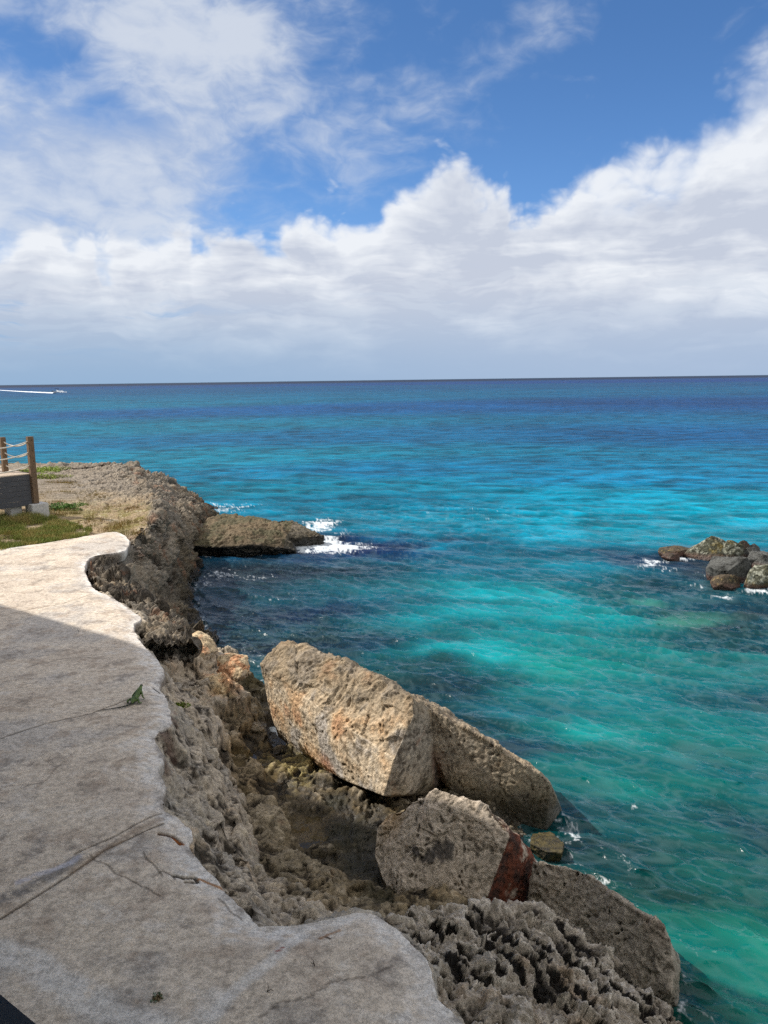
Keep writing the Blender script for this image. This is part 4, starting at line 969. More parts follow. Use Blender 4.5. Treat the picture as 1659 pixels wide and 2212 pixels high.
base_c = sea * np.array([.70, .76, .78]) * (1 - .22 * sst(16, 8, Rf))[:, None]
base_c = mixc(base_c, base_c * .6 + np.array([.07, .11, .115]), .55 * sheen_paint)  # sky sheen along the crest lines, painted into the water colour
# foam
foam = np.zeros(len(Xf)); P2s = np.c_[Xf, Yf].astype(float)
def foam_at(X, Yv, rx, ry, amt, rot=0.):
    p_ = at(X, Yv, 0)[:2]; dd = P2s - p_; ca, sa = math.cos(rot), math.sin(rot)
    u = (dd[:, 0] * ca + dd[:, 1] * sa) / rx; v = (-dd[:, 0] * sa + dd[:, 1] * ca) / ry
    return amt * np.exp(-(u * u + v * v))
for f_ in ((690, 1172, 1.2, 1.7, 1.2), (725, 1182, 1.7, 1.3, 1.1), (648, 1178, .8, 1.0, 1.2), (690, 1135, 1.2, 2.2, .95), (660, 1185, .45, .7, 1.15), (700, 1140, .8, 1.6, .8), (745, 1150, .9, 1.4, .55), (480, 1238, 1.3, 1.6, .55), (450, 1255, .7, 1.3, .55), (560, 1245, 1.2, .9, .42), (600, 1290, 1.6, 1.2, .30),
           (1415, 1212, .65, .5, .95), (1400, 1222, .7, .8, .7), (1440, 1232, .7, .7, .62), (1470, 1207, .7, .35, .85), (1530, 1243, .5, .6, .6), (1550, 1222, .5, .4, .7), (1640, 1280, .6, .4, .95), (1560, 1290, .5, .5, .6), (1610, 1240, .35, .5, .8), (1655, 1345, .3, .35, .6), (1510, 1265, .8, .5, .45),
           (1235, 1790, .16, .5, .62), (1225, 1760, .14, .35, .55), (1360, 1740, .12, .15, .5), (1345, 1880, .3, 1.2, .36), (1330, 1950, .4, .8, .36), (1500, 2080, .35, 1.1, .40), (1560, 2100, .4, .9, .34),
           (590, 1585, .28, .5, .8), (606, 1605, .2, .3, .9), (585, 1545, .14, .3, .8), (436, 1350, .3, .5, .8), (565, 1475, .15, .6, .6), (385, 1100, 2.0, 3.0, .5), (480, 1098, 2.5, 3.0, .5)):
    foam = np.maximum(foam, foam_at(*f_))
jx = np.clip(((P2s[:, 0] - gx[0]) / (gx[1] - gx[0])).astype(int), 0, ni - 1); jy = np.clip(((P2s[:, 1] - gy[0]) / (gy[1] - gy[0])).astype(int), 0, nj - 1)
ing = (P2s[:, 0] > gx[0]) & (P2s[:, 0] < gx[-1]) & (P2s[:, 1] > gy[0]) & (P2s[:, 1] < gy[-1])
foam = np.maximum(foam, .42 * sst(-.5, -.1, zz.reshape(ni, nj)[jx, jy]) * ing)
for pl_ in ([(1196, 1770), (1215, 1800), (1228, 1850), (1258, 1888)], [(1290, 1905), (1345, 1960), (1440, 2040), (1470, 2120), (1462, 2200)], [(555, 1420), (572, 1480), (576, 1530)], [(424, 1215), (424, 1270), (425, 1310), (440, 1362), (500, 1385), (552, 1412)], [(640, 1190), (560, 1200), (440, 1206)]):
    dpl, _ = poly_dist(P2s, np.array([at(x, y, 0)[:2] for x, y in pl_])); foam = np.maximum(foam, .46 * np.exp(-(dpl / .28) ** 2))
lace = ridged(np.c_[Xf * 2.6 + .6 * nz1, Yf * 2.0 + .6 * nz1, H * 2], 4, .6, seed=77)
lace2 = ridged(np.c_[Xf * 8.5, Yf * 6.5, H * 4], 3, .6, seed=79)
lc = .6 * lace + .45 * lace2 + .06 * Hn; th = 1.14 - foam * .92 - .14 * nz1 * (foam > .05); fm = sst(th - .12, th + .22, lc) * np.clip(foam * 3, 0, 1) * .82
# a few whitecaps
wcap = sst(.45, .7, gm + .25 * nz2) * sst(1.2, 1.7, Hn) * sst(.6, .9, lace2) * sst(25, 60, Rf); fm = np.maximum(fm, wcap * .75)
# darker brown shallows among the offshore boulders
dd = np.hypot((P2s[:, 0] - OFFC[0]) / 3.2, (P2s[:, 1] - OFFC[1]) / 2.4) + .35 * nz1; base_c = mixc(base_c, lin((66, 58, 52)) * .5, sst(1.0, .45, dd) * .6)
for X, Yv, rr_ in ((1640, 1325, .6),):
    p_ = at(X, Yv, 0); dd = np.hypot((P2s[:, 0] - p_[0]) / 1.6, P2s[:, 1] - p_[1]) / rr_ + .4 * nz1; base_c = mixc(base_c, lin((92, 96, 92)) * .5, sst(1.0, .3, dd) * .4)
for X, Yv, rr_ in ((1500, 1338, 1.0), (1400, 1300, .7), (1470, 1352, .8)):
    p_ = at(X, Yv, 0); dd = np.hypot((P2s[:, 0] - p_[0]) / 1.4, P2s[:, 1] - p_[1]) / rr_ + .4 * nz1; base_c = mixc(base_c, lin((72, 150, 134)) * .7, sst(1.0, .3, dd) * .5)
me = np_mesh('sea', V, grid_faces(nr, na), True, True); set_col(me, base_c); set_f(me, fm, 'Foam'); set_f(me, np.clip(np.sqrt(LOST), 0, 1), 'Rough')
m_sea, t, b = new_mat('sea_water'); p = pos(t)
fo = t.attr('Foam', 'Fac'); ro = t.attr('Rough', 'Fac')
fn = t.noise(p, 14, 5, .7); fn2 = t.m('MULTIPLY', fo, t.ss(fn, .25, .6, .55, 1.25), clamp=True)
# far ripples: light and dark streaks put into the colour, also the bump
nf1 = t.noise(t.vm('MULTIPLY', p, (.28, .5, .1)), 1.0, 6, .7, .3); nf2 = t.noise(t.vm('MULTIPLY', p, (.03, .028, .1)), 1.0, 6, .72, .3)
farm = t.ss(t.vm('LENGTH', p), 7., 48.)
modu = t.m('ADD', t.ss(nf1, .34, .66, -.46, .46), t.ss(nf2, .32, .68, -.24, .24))
modu = t.m('MULTIPLY_ADD', modu, farm, 1.0)
wcol_ = t.vm('SCALE', t.attr('Col'), modu)
m_sea.node_tree.nodes.remove(b)
bp_ = t.n('ShaderNodeBump'); bp_.inputs['Strength'].default_value = .6; bp_.inputs['Distance'].default_value = .03
t.put(bp_.inputs['Height'], t.m('ADD', t.noise(p, 9, 3, .55, .4), t.m('MULTIPLY', nf1, t.m('MULTIPLY', farm, 8.))))
# light scattered back out of the water does not follow the ripples; the sky mirrored on them does
df = t.n('ShaderNodeBsdfDiffuse'); t.put(df.inputs['Color'], wcol_); nup = t.n('ShaderNodeNormal'); t.put(df.inputs['Normal'], t.xyz(0., 0., 1.)); m_sea.node_tree.nodes.remove(nup)
gl = t.n('ShaderNodeBsdfGlossy'); gl.inputs['Color'].default_value = (1, 1, 1, 1); t.put(gl.inputs['Normal'], bp_.outputs[0])
t.put(gl.inputs['Roughness'], t.m('MULTIPLY_ADD', ro, .8, .16, clamp=True))
fr = t.n('ShaderNodeFresnel'); fr.inputs['IOR'].default_value = 1.34; t.put(fr.inputs['Normal'], bp_.outputs[0])
mx = t.n('ShaderNodeMixShader'); t.put(mx.inputs[0], t.m('MULTIPLY', fr.outputs[0], t.m('MULTIPLY_ADD', farm, -.88, 1.0), clamp=True)); t.put(mx.inputs[1], df.outputs[0]); t.put(mx.inputs[2], gl.outputs[0])
fd = t.n('ShaderNodeBsdfDiffuse'); fd.inputs['Color'].default_value = (.66, .70, .72, 1)
mx2 = t.n('ShaderNodeMixShader'); t.put(mx2.inputs[0], fn2); t.put(mx2.inputs[1], mx.outputs[0]); t.put(mx2.inputs[2], fd.outputs[0])
t.put(m_sea.node_tree.nodes['Material Output'].inputs[0], mx2.outputs[0])
o = link('sea', me, m_sea); tag(o, kind='structure')
# seabed sheet closing the view down past the shore
gme = np_mesh('seabed', [(-200, -60, -1.4), (200, -60, -1.4), (200, 60, -1.4), (-200, 60, -1.4)], [(0, 1, 2, 3)])
o = link('seabed', gme, simple_mat('sand', lin((150, 140, 110)), .9, .2, 2)); tag(o, kind='structure')

# ------------------------------------------------------------------ small builders
def boxm(bm, sx, sy, sz, cx=0, cy=0, cz=0, rot=None, bevel=0.):
    g = bmesh.ops.create_cube(bm, size=1.0); vs_ = g['verts']
    mtx = Matrix.Translation((cx, cy, cz)) @ (rot.to_4x4() if rot else Matrix.Identity(4)) @ Matrix.Diagonal((sx, sy, sz, 1))
    bmesh.ops.transform(bm, matrix=mtx, verts=vs_)
    if bevel:
        ed = list({e for v in vs_ for e in v.link_edges}); bmesh.ops.bevel(bm, geom=ed, offset=bevel, segments=2, affect='EDGES')
def fin(bm, name, mat, parent=None, smooth=False):
    me = bpy.data.meshes.new(name); bm.to_mesh(me); bm.free()
    if smooth: me.polygons.foreach_set('use_smooth', np.ones(len(me.polygons), bool))
    return link(name, me, mat, parent)
def tube(bm, pts_, rad, seg=8):
    pts_ = [Vector(p_) for p_ in pts_]; rings = []
    for k_, p_ in enumerate(pts_):
        d_ = (pts_[min(k_ + 1, len(pts_) - 1)] - pts_[max(k_ - 1, 0)]).normalized(); u = d_.orthogonal().normalized() if abs(d_.z) > .95 else d_.cross(Vector((0, 0, 1))).normalized(); v = d_.cross(u)
        r_ = rad[k_] if hasattr(rad, '__len__') else rad
        rings.append([bm.verts.new(p_ + (u * math.cos(a) + v * math.sin(a)) * r_) for a in [2 * math.pi * j / seg for j in range(seg)]])
    for A_, B_ in zip(rings[:-1], rings[1:]):
        for j in range(seg): bm.faces.new((A_[j], A_[(j + 1) % seg], B_[(j + 1) % seg], B_[j]))
    bm.faces.new(rings[0][::-1]); bm.faces.new(rings[-1])

# ------------------------------------------------------------------ wooden deck
GZ = WALK
wood_g = simple_mat('weathered_grey_wood', lin((80, 81, 86)), .85, .30, 9, 0, .004, (1, 1, 14))
wood_b = simple_mat('brown_post_wood', lin((112, 90, 68)), .75, .28, 14, 0, .003, (6, 6, .6))
wood_t = simple_mat('deck_top_wood', lin((186, 168, 148)), .8, .2, 10)
rope_m = simple_mat('rope', lin((214, 206, 192)), .9, .25, 90, 0, .003)
white_m = simple_mat('whitewashed_concrete', lin((196, 194, 190)), .9, .14, 12, 0, .004)
metal_d = simple_mat('bolt_steel', lin((70, 62, 58)), .5, .2, 40, .8, 0)
corner = at(76, 1087, 3.12); corner2 = corner[:2]
e1 = np.array([-.66, -.75]); e1 /= np.linalg.norm(e1)           # front edge, toward the left of the picture
p2_ = aty(10.5, 1005, 27.0)[:2]; e2 = (p2_ - corner2); L2_ = np.linalg.norm(e2); e2 /= L2_
deck = empty('wooden_deck', (corner2[0], corner2[1], GZ), math.atan2(-e1[1], -e1[0]))
tag(deck, 'raised grey wooden deck with rope railing on white concrete blocks beside the grass', 'deck')
DI = deck.matrix_world
rotz = math.atan2(-e1[1], -e1[0])
def loc(pw):                                                    # world plan -> deck frame
    v = np.asarray(pw)[:2] - corner2; cs, sn = math.cos(-rotz), math.sin(-rotz); return np.array([v[0] * cs - v[1] * sn, v[0] * sn + v[1] * cs])
l2 = loc(p2_)
DTOP = 4.17 - GZ; DBOT = 3.07 - GZ
LX = -7.0                                                       # deck runs to -x along the front
DEP = l2[1]
sgn = 1 if DEP > 0 else -1
bm = bmesh.new()
nb_ = 34
for k_ in range(nb_):
    w_ = abs(DEP * 2.2) / nb_
    boxm(bm, abs(LX) , w_ - .008, .035, LX / 2 - .02, sgn * (k_ + .5) * w_, DTOP - .0175 + .001 * (k_ % 2))
fin(bm, 'deck_floor', wood_t, deck)
bm = bmesh.new(); nbd = 6; hb_ = (DTOP - .04 - DBOT) / nbd
for k_ in range(nbd):
    boxm(bm, abs(LX) - .05, .03, hb_ - .006, LX / 2 - .1, -sgn * (.016 + .003 * (k_ % 2)), DBOT + (k_ + .5) * hb_, bevel=.003)
fin(bm, 'side_panel', wood_g, deck)
bm = bmesh.new()
for k_ in range(nbd): boxm(bm, .03, abs(DEP) * 2.2, hb_ - .006, .0 + .016, sgn * abs(DEP) * 1.12, DBOT + (k_ + .5) * hb_, bevel=.003)
fin(bm, 'side_panel', wood_g, deck)
PTOP = 5.44 - GZ
def post(x, y, z0, z1, w_=.135):
    bm = bmesh.new(); boxm(bm, w_, w_, z1 - z0, x, y, (z0 + z1) / 2, bevel=.008)
    p_ = fin(bm, 'post', wood_b, deck)
    for zz_ in (z1 - .12, z1 - .48, z1 - .84):
        bm = bmesh.new(); tube(bm, [(x + .02, y - sgn * (w_ / 2 - .01), zz_), (x + .02, y - sgn * (w_ / 2 + .008), zz_)], .016, 10); fin(bm, 'bolt', metal_d, p_)
    return p_
px0, py0 = .0, -sgn * .03
post(px0, py0, 3.125 - GZ, PTOP, .19)
PT2 = 5.40 - GZ
post(l2[0], l2[1], DTOP - .1, PT2, .17)
post(l2[0] * 2, l2[1] * 2, DTOP - .1, PT2, .17)
post(-2.4, py0, DTOP - .4, PTOP)
post(-4.8, py0, DTOP - .4, PTOP)
def rope(a, b, sag, r_=.021):
    a = np.array(a, float); b = np.array(b, float)
    pts_ = [a + (b - a) * t_ + np.array([0, 0, -sag * 4 * t_ * (1 - t_)]) for t_ in np.linspace(0, 1, 21)]
    bm = bmesh.new(); tube(bm, pts_, r_, 8); return fin(bm, 'rope', rope_m, deck, True)
for dz_ in (.16, .54, .98):
    rope((px0, py0 + sgn * .05, PTOP - dz_), (l2[0], l2[1] - sgn * .05, PT2 - dz_), .16)
    rope((l2[0], l2[1] + sgn * .05, PT2 - dz_), (l2[0] * 2, l2[1] * 2 - sgn * .05, PT2 - dz_), .16)
    rope((px0 - .06, py0, PTOP - dz_), (-2.35, py0, PTOP - dz_), .18)
    rope((-2.45, py0, PTOP - dz_), (-4.75, py0, PTOP - dz_), .18)
for (x_, y_, sx_, sy_) in ((.04, -sgn * .03, .60, .52), (-.62, sgn * .35, .4, .5), (-2.6, sgn * .3, .45, .5), (-.1, sgn * 2.6, .45, .45)):
    bm = bmesh.new(); hh = 3.12 - GZ + .25; boxm(bm, sx_, sy_, hh, x_, y_, 3.12 - GZ - hh / 2, bevel=.02)
    fin(bm, 'concrete_footing', white_m, deck)

# ------------------------------------------------------------------ the building the picture is taken from
plaster = simple_mat('plaster', lin((214, 204, 186)), .9, .08, 6, 0, .003)
dark_metal = simple_mat('black_railing_metal', lin((26, 28, 32)), .55, .2, 20, .3, 0)
EAVE_Z = 13.2
hdrop = (EAVE_Z - WALK) / math.tan(SUN_EL)
e0 = sA[:2] - TRAV * hdrop                                     # the eave whose shadow falls along the surveyed line
nd = float(e0 @ ENOR)
bld = empty('terrace_building', (0, 0, 0), math.atan2(EDIR[1], EDIR[0]))
tag(bld, 'pale plastered seaside building with flat roof shading the walkway, beside the terrace', 'building')
al0 = float(e0 @ EDIR)
bm = bmesh.new(); boxm(bm, 52, 9, .35, -6, nd - 4.5, EAVE_Z + .175, bevel=.03); fin(bm, 'roof', plaster, bld)
bm = bmesh.new(); boxm(bm, 50, .3, EAVE_Z - WALK + .5, -6, nd - 7.5, (EAVE_Z + WALK) / 2 - .25); fin(bm, 'wall', plaster, bld)
bm = bmesh.new(); boxm(bm, 30, 6.0, .25, 2, -3.2, CAMZ - 1.75); fin(bm, 'terrace_floor', plaster, bld)
# railing of the terrace: its top rail cuts the lower left corner of the view
rail = empty('terrace_railing', (0, 0, CAMZ - 1.6)); tag(rail, 'black metal terrace railing in the lower left corner, out of focus', 'railing')
ra = at(-5, 2139, CAMZ - .95); rb = at(88, 2216, CAMZ - .95); rd_ = (rb - ra); rd_ /= np.linalg.norm(rd_); rn_ = np.array([-rd_[1], rd_[0], 0]); rn_ = rn_ if rn_[1] > 0 else -rn_
def wp_(s_, off, z_): q_ = ra + rd_ * s_ - rn_ * off; return Vector((q_[0], q_[1], z_ - (CAMZ - 1.6)))
rot_ = Matrix.Rotation(math.atan2(rd_[1], rd_[0]), 3, 'Z')
bm = bmesh.new(); cpt = wp_(-.8, .10, CAMZ - .975); boxm(bm, 2.3, .2, .05, cpt.x, cpt.y, cpt.z, rot_, .004); fin(bm, 'top_rail', dark_metal, rail)
for s_ in (-1.6, -.9):
    bm = bmesh.new(); cpt = wp_(s_, .12, CAMZ - 1.3); boxm(bm, .05, .05, .6, cpt.x, cpt.y, cpt.z, rot_); fin(bm, 'post', dark_metal, rail)

# ------------------------------------------------------------------ iguana
skin_m, t, b = new_mat('iguana_skin'); tc = t.n('ShaderNodeTexCoord').outputs['Object']
n = t.noise(tc, 40, 4, .6); vo = t.n('ShaderNodeTexVoronoi'); t.put(vo.inputs['Vector'], tc); vo.inputs['Scale'].default_value = 120
cc_ = t.mix(t.ss(n, .35, .65), t.attr('Col'), t.vm('SCALE', t.attr('Col'), .55))
t.put(b.inputs['Base Color'], cc_); b.inputs['Roughness'].default_value = .6; bump(t, b, vo.outputs[0], .5, .004)
ib = at(289, 1520, WALK); il = ib.copy()
head_dir = at(300, 1490, WALK)[:2] - ib[:2]
hd = np.array([.12, 1.0]); hd /= np.linalg.norm(hd)
side = np.array([hd[1], -hd[0]])
def ip(f_, s_, z_): q_ = hd * f_ + side * s_; return (q_[0], q_[1], z_)
tl = [at(282, 1524, WALK), at(272, 1528, WALK), at(258, 1531, WALK), at(242, 1533, WALK), at(226, 1535, WALK), at(212, 1537, WALK)]
IS = .62
tl = [((q_[0] - ib[0]) / IS, (q_[1] - ib[1]) / IS, .02) for q_ in tl]
iv = [ip(0, 0, .075), ip(.10, .01, .10), ip(.20, .015, .135), ip(.29, .02, .185), ip(.35, .02, .235), ip(.40, .022, .265), ip(.455, .024, .262)]
ir = [.052, .062, .066, .056, .036, .036, .020]
ie = [(k_, k_ + 1) for k_ in range(6)]
n0 = len(iv); iv.append(ip(-.09, -.01, .05)); ir.append(.034); ie.append((0, n0)); pv = n0
for k_, p_ in enumerate(tl):
    iv.append((p_[0], p_[1], .026 - .003 * k_)); ir.append([.024, .019, .015, .011, .008, .005][k_]); ie.append((pv, len(iv) - 1)); pv = len(iv) - 1
def limb(root, pts_, rs):
    pv = root
    for p_, r_ in zip(pts_, rs): iv.append(p_); ir.append(r_); ie.append((pv, len(iv) - 1)); pv = len(iv) - 1
    return pv
for s_ in (-1, 1):
    w_ = limb(3, [ip(.27, s_ * .085, .14), ip(.21, s_ * .125, .085), ip(.25, s_ * .13, .014)], [.024, .018, .013])
    for dx in (-.022, 0., .022): limb(w_, [ip(.295, s_ * .13 + dx, .007)], [.006])
    w_ = limb(0, [ip(.05, s_ * .105, .075), ip(-.04, s_ * .135, .06), ip(-.02, s_ * .15, .014)], [.032, .022, .014])
    for dx in (-.026, 0., .026): limb(w_, [ip(.055, s_ * .155 + dx, .007)], [.006])
me = bpy.data.meshes.new('iguana'); me.from_pydata(iv, ie, [])
io = bpy.data.objects.new('iguana_tmp', me); COL.objects.link(io)
sm = io.modifiers.new('skin', 'SKIN'); sm.use_smooth_shade = True
for k_, v in enumerate(me.skin_vertices[0].data): v.radius = (ir[k_], ir[k_]); v.use_root = (k_ == 0)
ss_ = io.modifiers.new('sub', 'SUBSURF'); ss_.levels = 2; ss_.render_levels = 2
dg = DG(); me2 = bpy.data.meshes.new_from_object(io.evaluated_get(dg), depsgraph=dg); bpy.data.objects.remove(io)
V = get_v(me2); me2.polygons.foreach_set('use_smooth', np.ones(len(me2.polygons), bool))
dt, pt = poly_dist(V[:, :2].astype(float), np.array([iv[n0][:2]] + [p_[:2] for p_ in tl]))
f_ = V[:, 0] * hd[0] + V[:, 1] * hd[1]
col = np.tile(lin((104, 128, 62)), (len(V), 1)); n2 = fbm(V * 22, 4, seed=951)
col = mixc(col, lin((56, 74, 40)), sst(0, .4, n2)); col = mixc(col, lin((60, 66, 58)), sst(.36, .42, f_))
tailm = (f_ < -.05) & (np.hypot(V[:, 0], V[:, 1]) > .1)
bands = .5 + .5 * np.sin(pt * 95)
col = np.where(tailm[:, None], mixc(np.tile(lin((44, 44, 38)), (len(V), 1)), lin((98, 100, 76)), sst(.55, .9, bands) * sst(.5, .1, pt)), col)
set_col(me2, col); me2.name = 'iguana'
ig = link('iguana', me2, skin_m); ig.location = (ib[0], ib[1], WALK + .006); ig.scale = (IS, IS, IS)
tag(ig, 'green iguana with long dark tail resting on the shaded concrete walkway near its edge', 'iguana')
bm = bmesh.new()
sp_pts = iv[:6]
for k_ in range(34):
    u_ = k_ / 33 * 5; i_ = min(int(u_), 4); f0 = u_ - i_; p_ = np.array(iv[i_]) * (1 - f0) + np.array(iv[i_ + 1]) * f0; rr_ = ir[i_] * (1 - f0) + ir[i_ + 1] * f0
    p_ = p_ + np.array([0, 0, rr_ * .93]); h_ = .018 + .012 * math.sin(k_ * .5)
    a_v = bm.verts.new(p_ - np.array([*(hd * .007), 0])); b_v = bm.verts.new(p_ + np.array([*(hd * .007), 0])); c_v = bm.verts.new(p_ + np.array([*(-hd * .008), h_])); d_v = bm.verts.new(p_ + np.array([*(side * .003), 0]))
    bm.faces.new((a_v, d_v, c_v)); bm.faces.new((d_v, b_v, c_v)); bm.faces.new((b_v, a_v, c_v))
fin(bm, 'crest', simple_mat('crest_skin', lin((78, 92, 58)), .6, .2, 60, 0, 0), ig)
for s_ in (-1, 1):
    bm = bmesh.new(); p_ = np.array(ip(.41, s_ * .032 + .022, .278)); bmesh.ops.create_uvsphere(bm, u_segments=10, v_segments=8, radius=.0075, matrix=Matrix.Translation(p_)); fin(bm, 'eye', simple_mat('eye', (.03, .02, .01), .2, .1, 20, 0, 0), ig, True)

# ------------------------------------------------------------------ motorboat with its wake
hull_m = simple_mat('boat_white', lin((226, 232, 236)), .35, .05, 3, 0, 0); canv = simple_mat('canopy_navy', lin((24, 32, 46)), .7, .2, 6, 0, 0); dkm = simple_mat('dark_hull_band', lin((30, 44, 62)), .4, .1, 4, 0, 0)
bp = at(124, 848, 0); sc_ = np.hypot(bp[0], bp[1]) / 613.
boat = empty('motorboat', (bp[0], bp[1], 0), R(-12)); boat.scale = (sc_, sc_, sc_)
tag(boat, 'small white motorboat with dark canopy speeding right far out near the horizon', 'motorboat')
bm = bmesh.new(); rings = []
for x_, hw, kz, sh in ((-3.6, 1.15, -.3, 1.0), (-2, 1.25, -.3, 1.0), (0, 1.25, -.25, 1.05), (2, 1.0, 0.0, 1.2), (3.2, .55, .35, 1.4), (4.2, .06, .95, 1.55)):
    rings.append([bm.verts.new(q_) for q_ in ((x_, -hw, sh), (x_, -hw * .85, kz + .35), (x_, 0, kz), (x_, hw * .85, kz + .35), (x_, hw, sh))])
for A_, B_ in zip(rings[:-1], rings[1:]):
    for j in range(4): bm.faces.new((A_[j], B_[j], B_[j + 1], A_[j + 1]))
    bm.faces.new((A_[4], B_[4], B_[0], A_[0]))
bm.faces.new(rings[0]); bmesh.ops.recalc_face_normals(bm, faces=bm.faces[:]); fin(bm, 'hull', hull_m, boat)
bm = bmesh.new(); boxm(bm, 1.2, 1.2, .9, .2, 0, 1.45, bevel=.1); fin(bm, 'console', hull_m, boat)
bm = bmesh.new(); boxm(bm, .05, 1.1, .5, .85, 0, 2.05, Matrix.Rotation(R(-20), 3, 'Y')); fin(bm, 'windscreen', dkm, boat)
bm = bmesh.new(); boxm(bm, 2.4, 2.0, .16, -.2, 0, 2.95, bevel=.06); fin(bm, 'canopy', canv, boat)
for x_ in (-1.2, .8):
    for y_ in (-.85, .85): bm = bmesh.new(); tube(bm, [(x_, y_, 1.0), (x_ * .95, y_, 2.9)], .04, 6); fin(bm, 'canopy_pole', dkm, boat)
for y_ in (-.4, .4):
    bm = bmesh.new(); boxm(bm, .6, .5, .9, -3.9, y_, 1.0, bevel=.12); fin(bm, 'outboard_motor', dkm, boat)
bm = bmesh.new()
for s_ in (-1, 1):
    boxm(bm, 5.5, .03, .28, -.8, s_ * 1.225, .72)
fin(bm, 'hull_band', dkm, boat)
foam_m, t, b = new_mat('foam'); b.inputs['Base Color'].default_value = (.85, .88, .9, 1); b.inputs['Roughness'].default_value = .9
n = t.noise(pos(t), .8, 5, .7); bump(t, b, n, .6, .3)
w0 = at(118, 849.5, 0); w1 = at(55, 846.5, 0); w2 = at(0, 843.0, 0); w3 = at(-60, 840, 0)
wl = resample(np.array([w0, w1, w2, w3])[:, :2], 160, False)
vs_, fs_ = [], []
for k_, p_ in enumerate(wl):
    t_ = k_ / 159; wd = (1.8 + 3 * t_) * (.55 + .45 * float(fbm([[k_ * .21, 0, 0]], 3)[0] + .5)) * (1 - .72 * t_); tg = wl[min(k_ + 1, 159)] - wl[max(k_ - 1, 0)]; tg /= np.linalg.norm(tg); nn = np.array([-tg[1], tg[0]])
    hgt = .5 * (1 - t_) ** 1.5 + .12
    for j, (o_, hh) in enumerate(((-1.4, -.15), (-.7, hgt * .8), (0, hgt * (1 + .4 * float(perlin(np.array([[k_ * .5, 3, 0]]))[0]))), (.7, hgt * .8), (1.4, -.15))):
        q_ = p_ + nn * wd * o_; vs_.append((q_[0], q_[1], hh))
fs_ = grid_faces(160, 5)
me = np_mesh('boat_wake', np.array(vs_), fs_); o = link('boat_wake', me, foam_m); tag(o, kind='stuff', label='long white foam wake trailing left behind the small motorboat', cat='wake')
def bow(x_): return x_
bm = bmesh.new()
for s_ in (-1, 1):
    for k_ in range(26):
        x_ = random.uniform(1.5, 7.5); y_ = s_ * (.6 + (6.5 - x_) * .28 + random.uniform(-.3, .6)); bmesh.ops.create_icosphere(bm, subdivisions=1, radius=random.uniform(.25, .6) * (1.25 - x_ / 9), matrix=Matrix.Translation((x_, y_, random.uniform(0, 1.3) * (1 - x_ / 9))))
bs = fin(bm, 'bow_spray', foam_m, None, True); bs.location = boat.location; bs.rotation_euler = boat.rotation_euler; bs.scale = boat.scale
tag(bs, 'white spray thrown up around the bow of the small motorboat', 'spray', None, 'stuff')

# ------------------------------------------------------------------ grass and small plants
def grass_mat(name):
    m, t, b = new_mat(name); t.put(b.inputs['Base Color'], t.attr('Col')); b.inputs['Roughness'].default_value = .7; b.inputs['Specular IOR Level'].default_value = .2
    return m
GM = grass_mat('grass_blades')
def blades(P, hgt, wid, lean, cols, rg):
    n = len(P); th = rg.uniform(0, 2 * math.pi, n); dx = np.c_[np.cos(th), np.sin(th), np.zeros(n)]
    ln = np.c_[rg.normal(0, 1, (n, 2)), np.zeros(n)] * (lean * hgt)[:, None]
    b0 = P - dx * wid[:, None]; b1 = P + dx * wid[:, None]
    mid = P + ln * .35 + np.c_[np.zeros((n, 2)), hgt * .6]; m0 = mid - dx * wid[:, None] * .7; m1 = mid + dx * wid[:, None] * .7
    tp = P + ln + np.c_[np.zeros((n, 2)), hgt]
    V = np.stack([b0, b1, m1, m0, tp], 1).reshape(-1, 3); k = np.arange(n)[:, None] * 5
    F3 = np.concatenate([k + np.array([0, 1, 2]), k + np.array([0, 2, 3]), k + np.array([3, 2, 4])]); return V, F3, np.repeat(cols, 5, axis=0)
def vpoly(pts_): return np.array([at(x, y, WALK)[:2] for x, y in pts_])
def scatter(poly, n, rg, nscale, thr, seed):
    lo, hi = poly.min(0), poly.max(0); P = rg.uniform(lo, hi, (n * 3, 2)); P = P[inside(P, poly)]
    P = P[~inside(P, WPOLY)]
    k = fbm(np.c_[P * nscale, np.zeros(len(P))], 4, seed=seed); return P[k + rg.normal(0, .12, len(P)) > thr][:n]
gr = np.random.default_rng(5)
def ground(P):
    return np.c_[P, np.full(len(P), WALK - .10)]
green_poly = vpoly([(-90, 1130), (30, 1112), (110, 1112), (160, 1128), (200, 1140), (190, 1152), (100, 1168), (0, 1186), (-90, 1200)])
P = scatter(green_poly, 30000, gr, 1.1, -.08, 5); n = len(P)
mixn = fbm(np.c_[P * 1.6, np.zeros(n)], 4, seed=71)
cg = mixc(np.tile(lin((128, 138, 68)), (n, 1)), lin((166, 150, 92)), sst(-.2, .5, mixn + gr.normal(0, .2, n))) * gr.uniform(.7, 1.25, (n, 1))
nearfoot = sst(1.6, .4, np.hypot(P[:, 0] - corner2[0] + .5, P[:, 1] - corner2[1] + .6)); hh = gr.uniform(.06, .17, n) * (1 + 1.2 * nearfoot)
V, F3, cl = blades(ground(P), hh, gr.uniform(.004, .009, n), gr.uniform(.1, .5, n), cg, gr)
me = np_mesh('grass', V, F3, False); set_col(me, cl); o = link('grass', me, GM); tag(o, 'short green grass between the walkway and the wooden deck', 'grass', None, 'stuff')
dry_poly = vpoly([(60, 1045), (130, 1030), (190, 1050), (260, 1065), (330, 1110), (310, 1150), (260, 1150), (200, 1146), (110, 1110), (80, 1080)])
cpts = scatter(dry_poly, 420, gr, .8, -.05, 9)
Pl, Cl, Hl = [], [], []
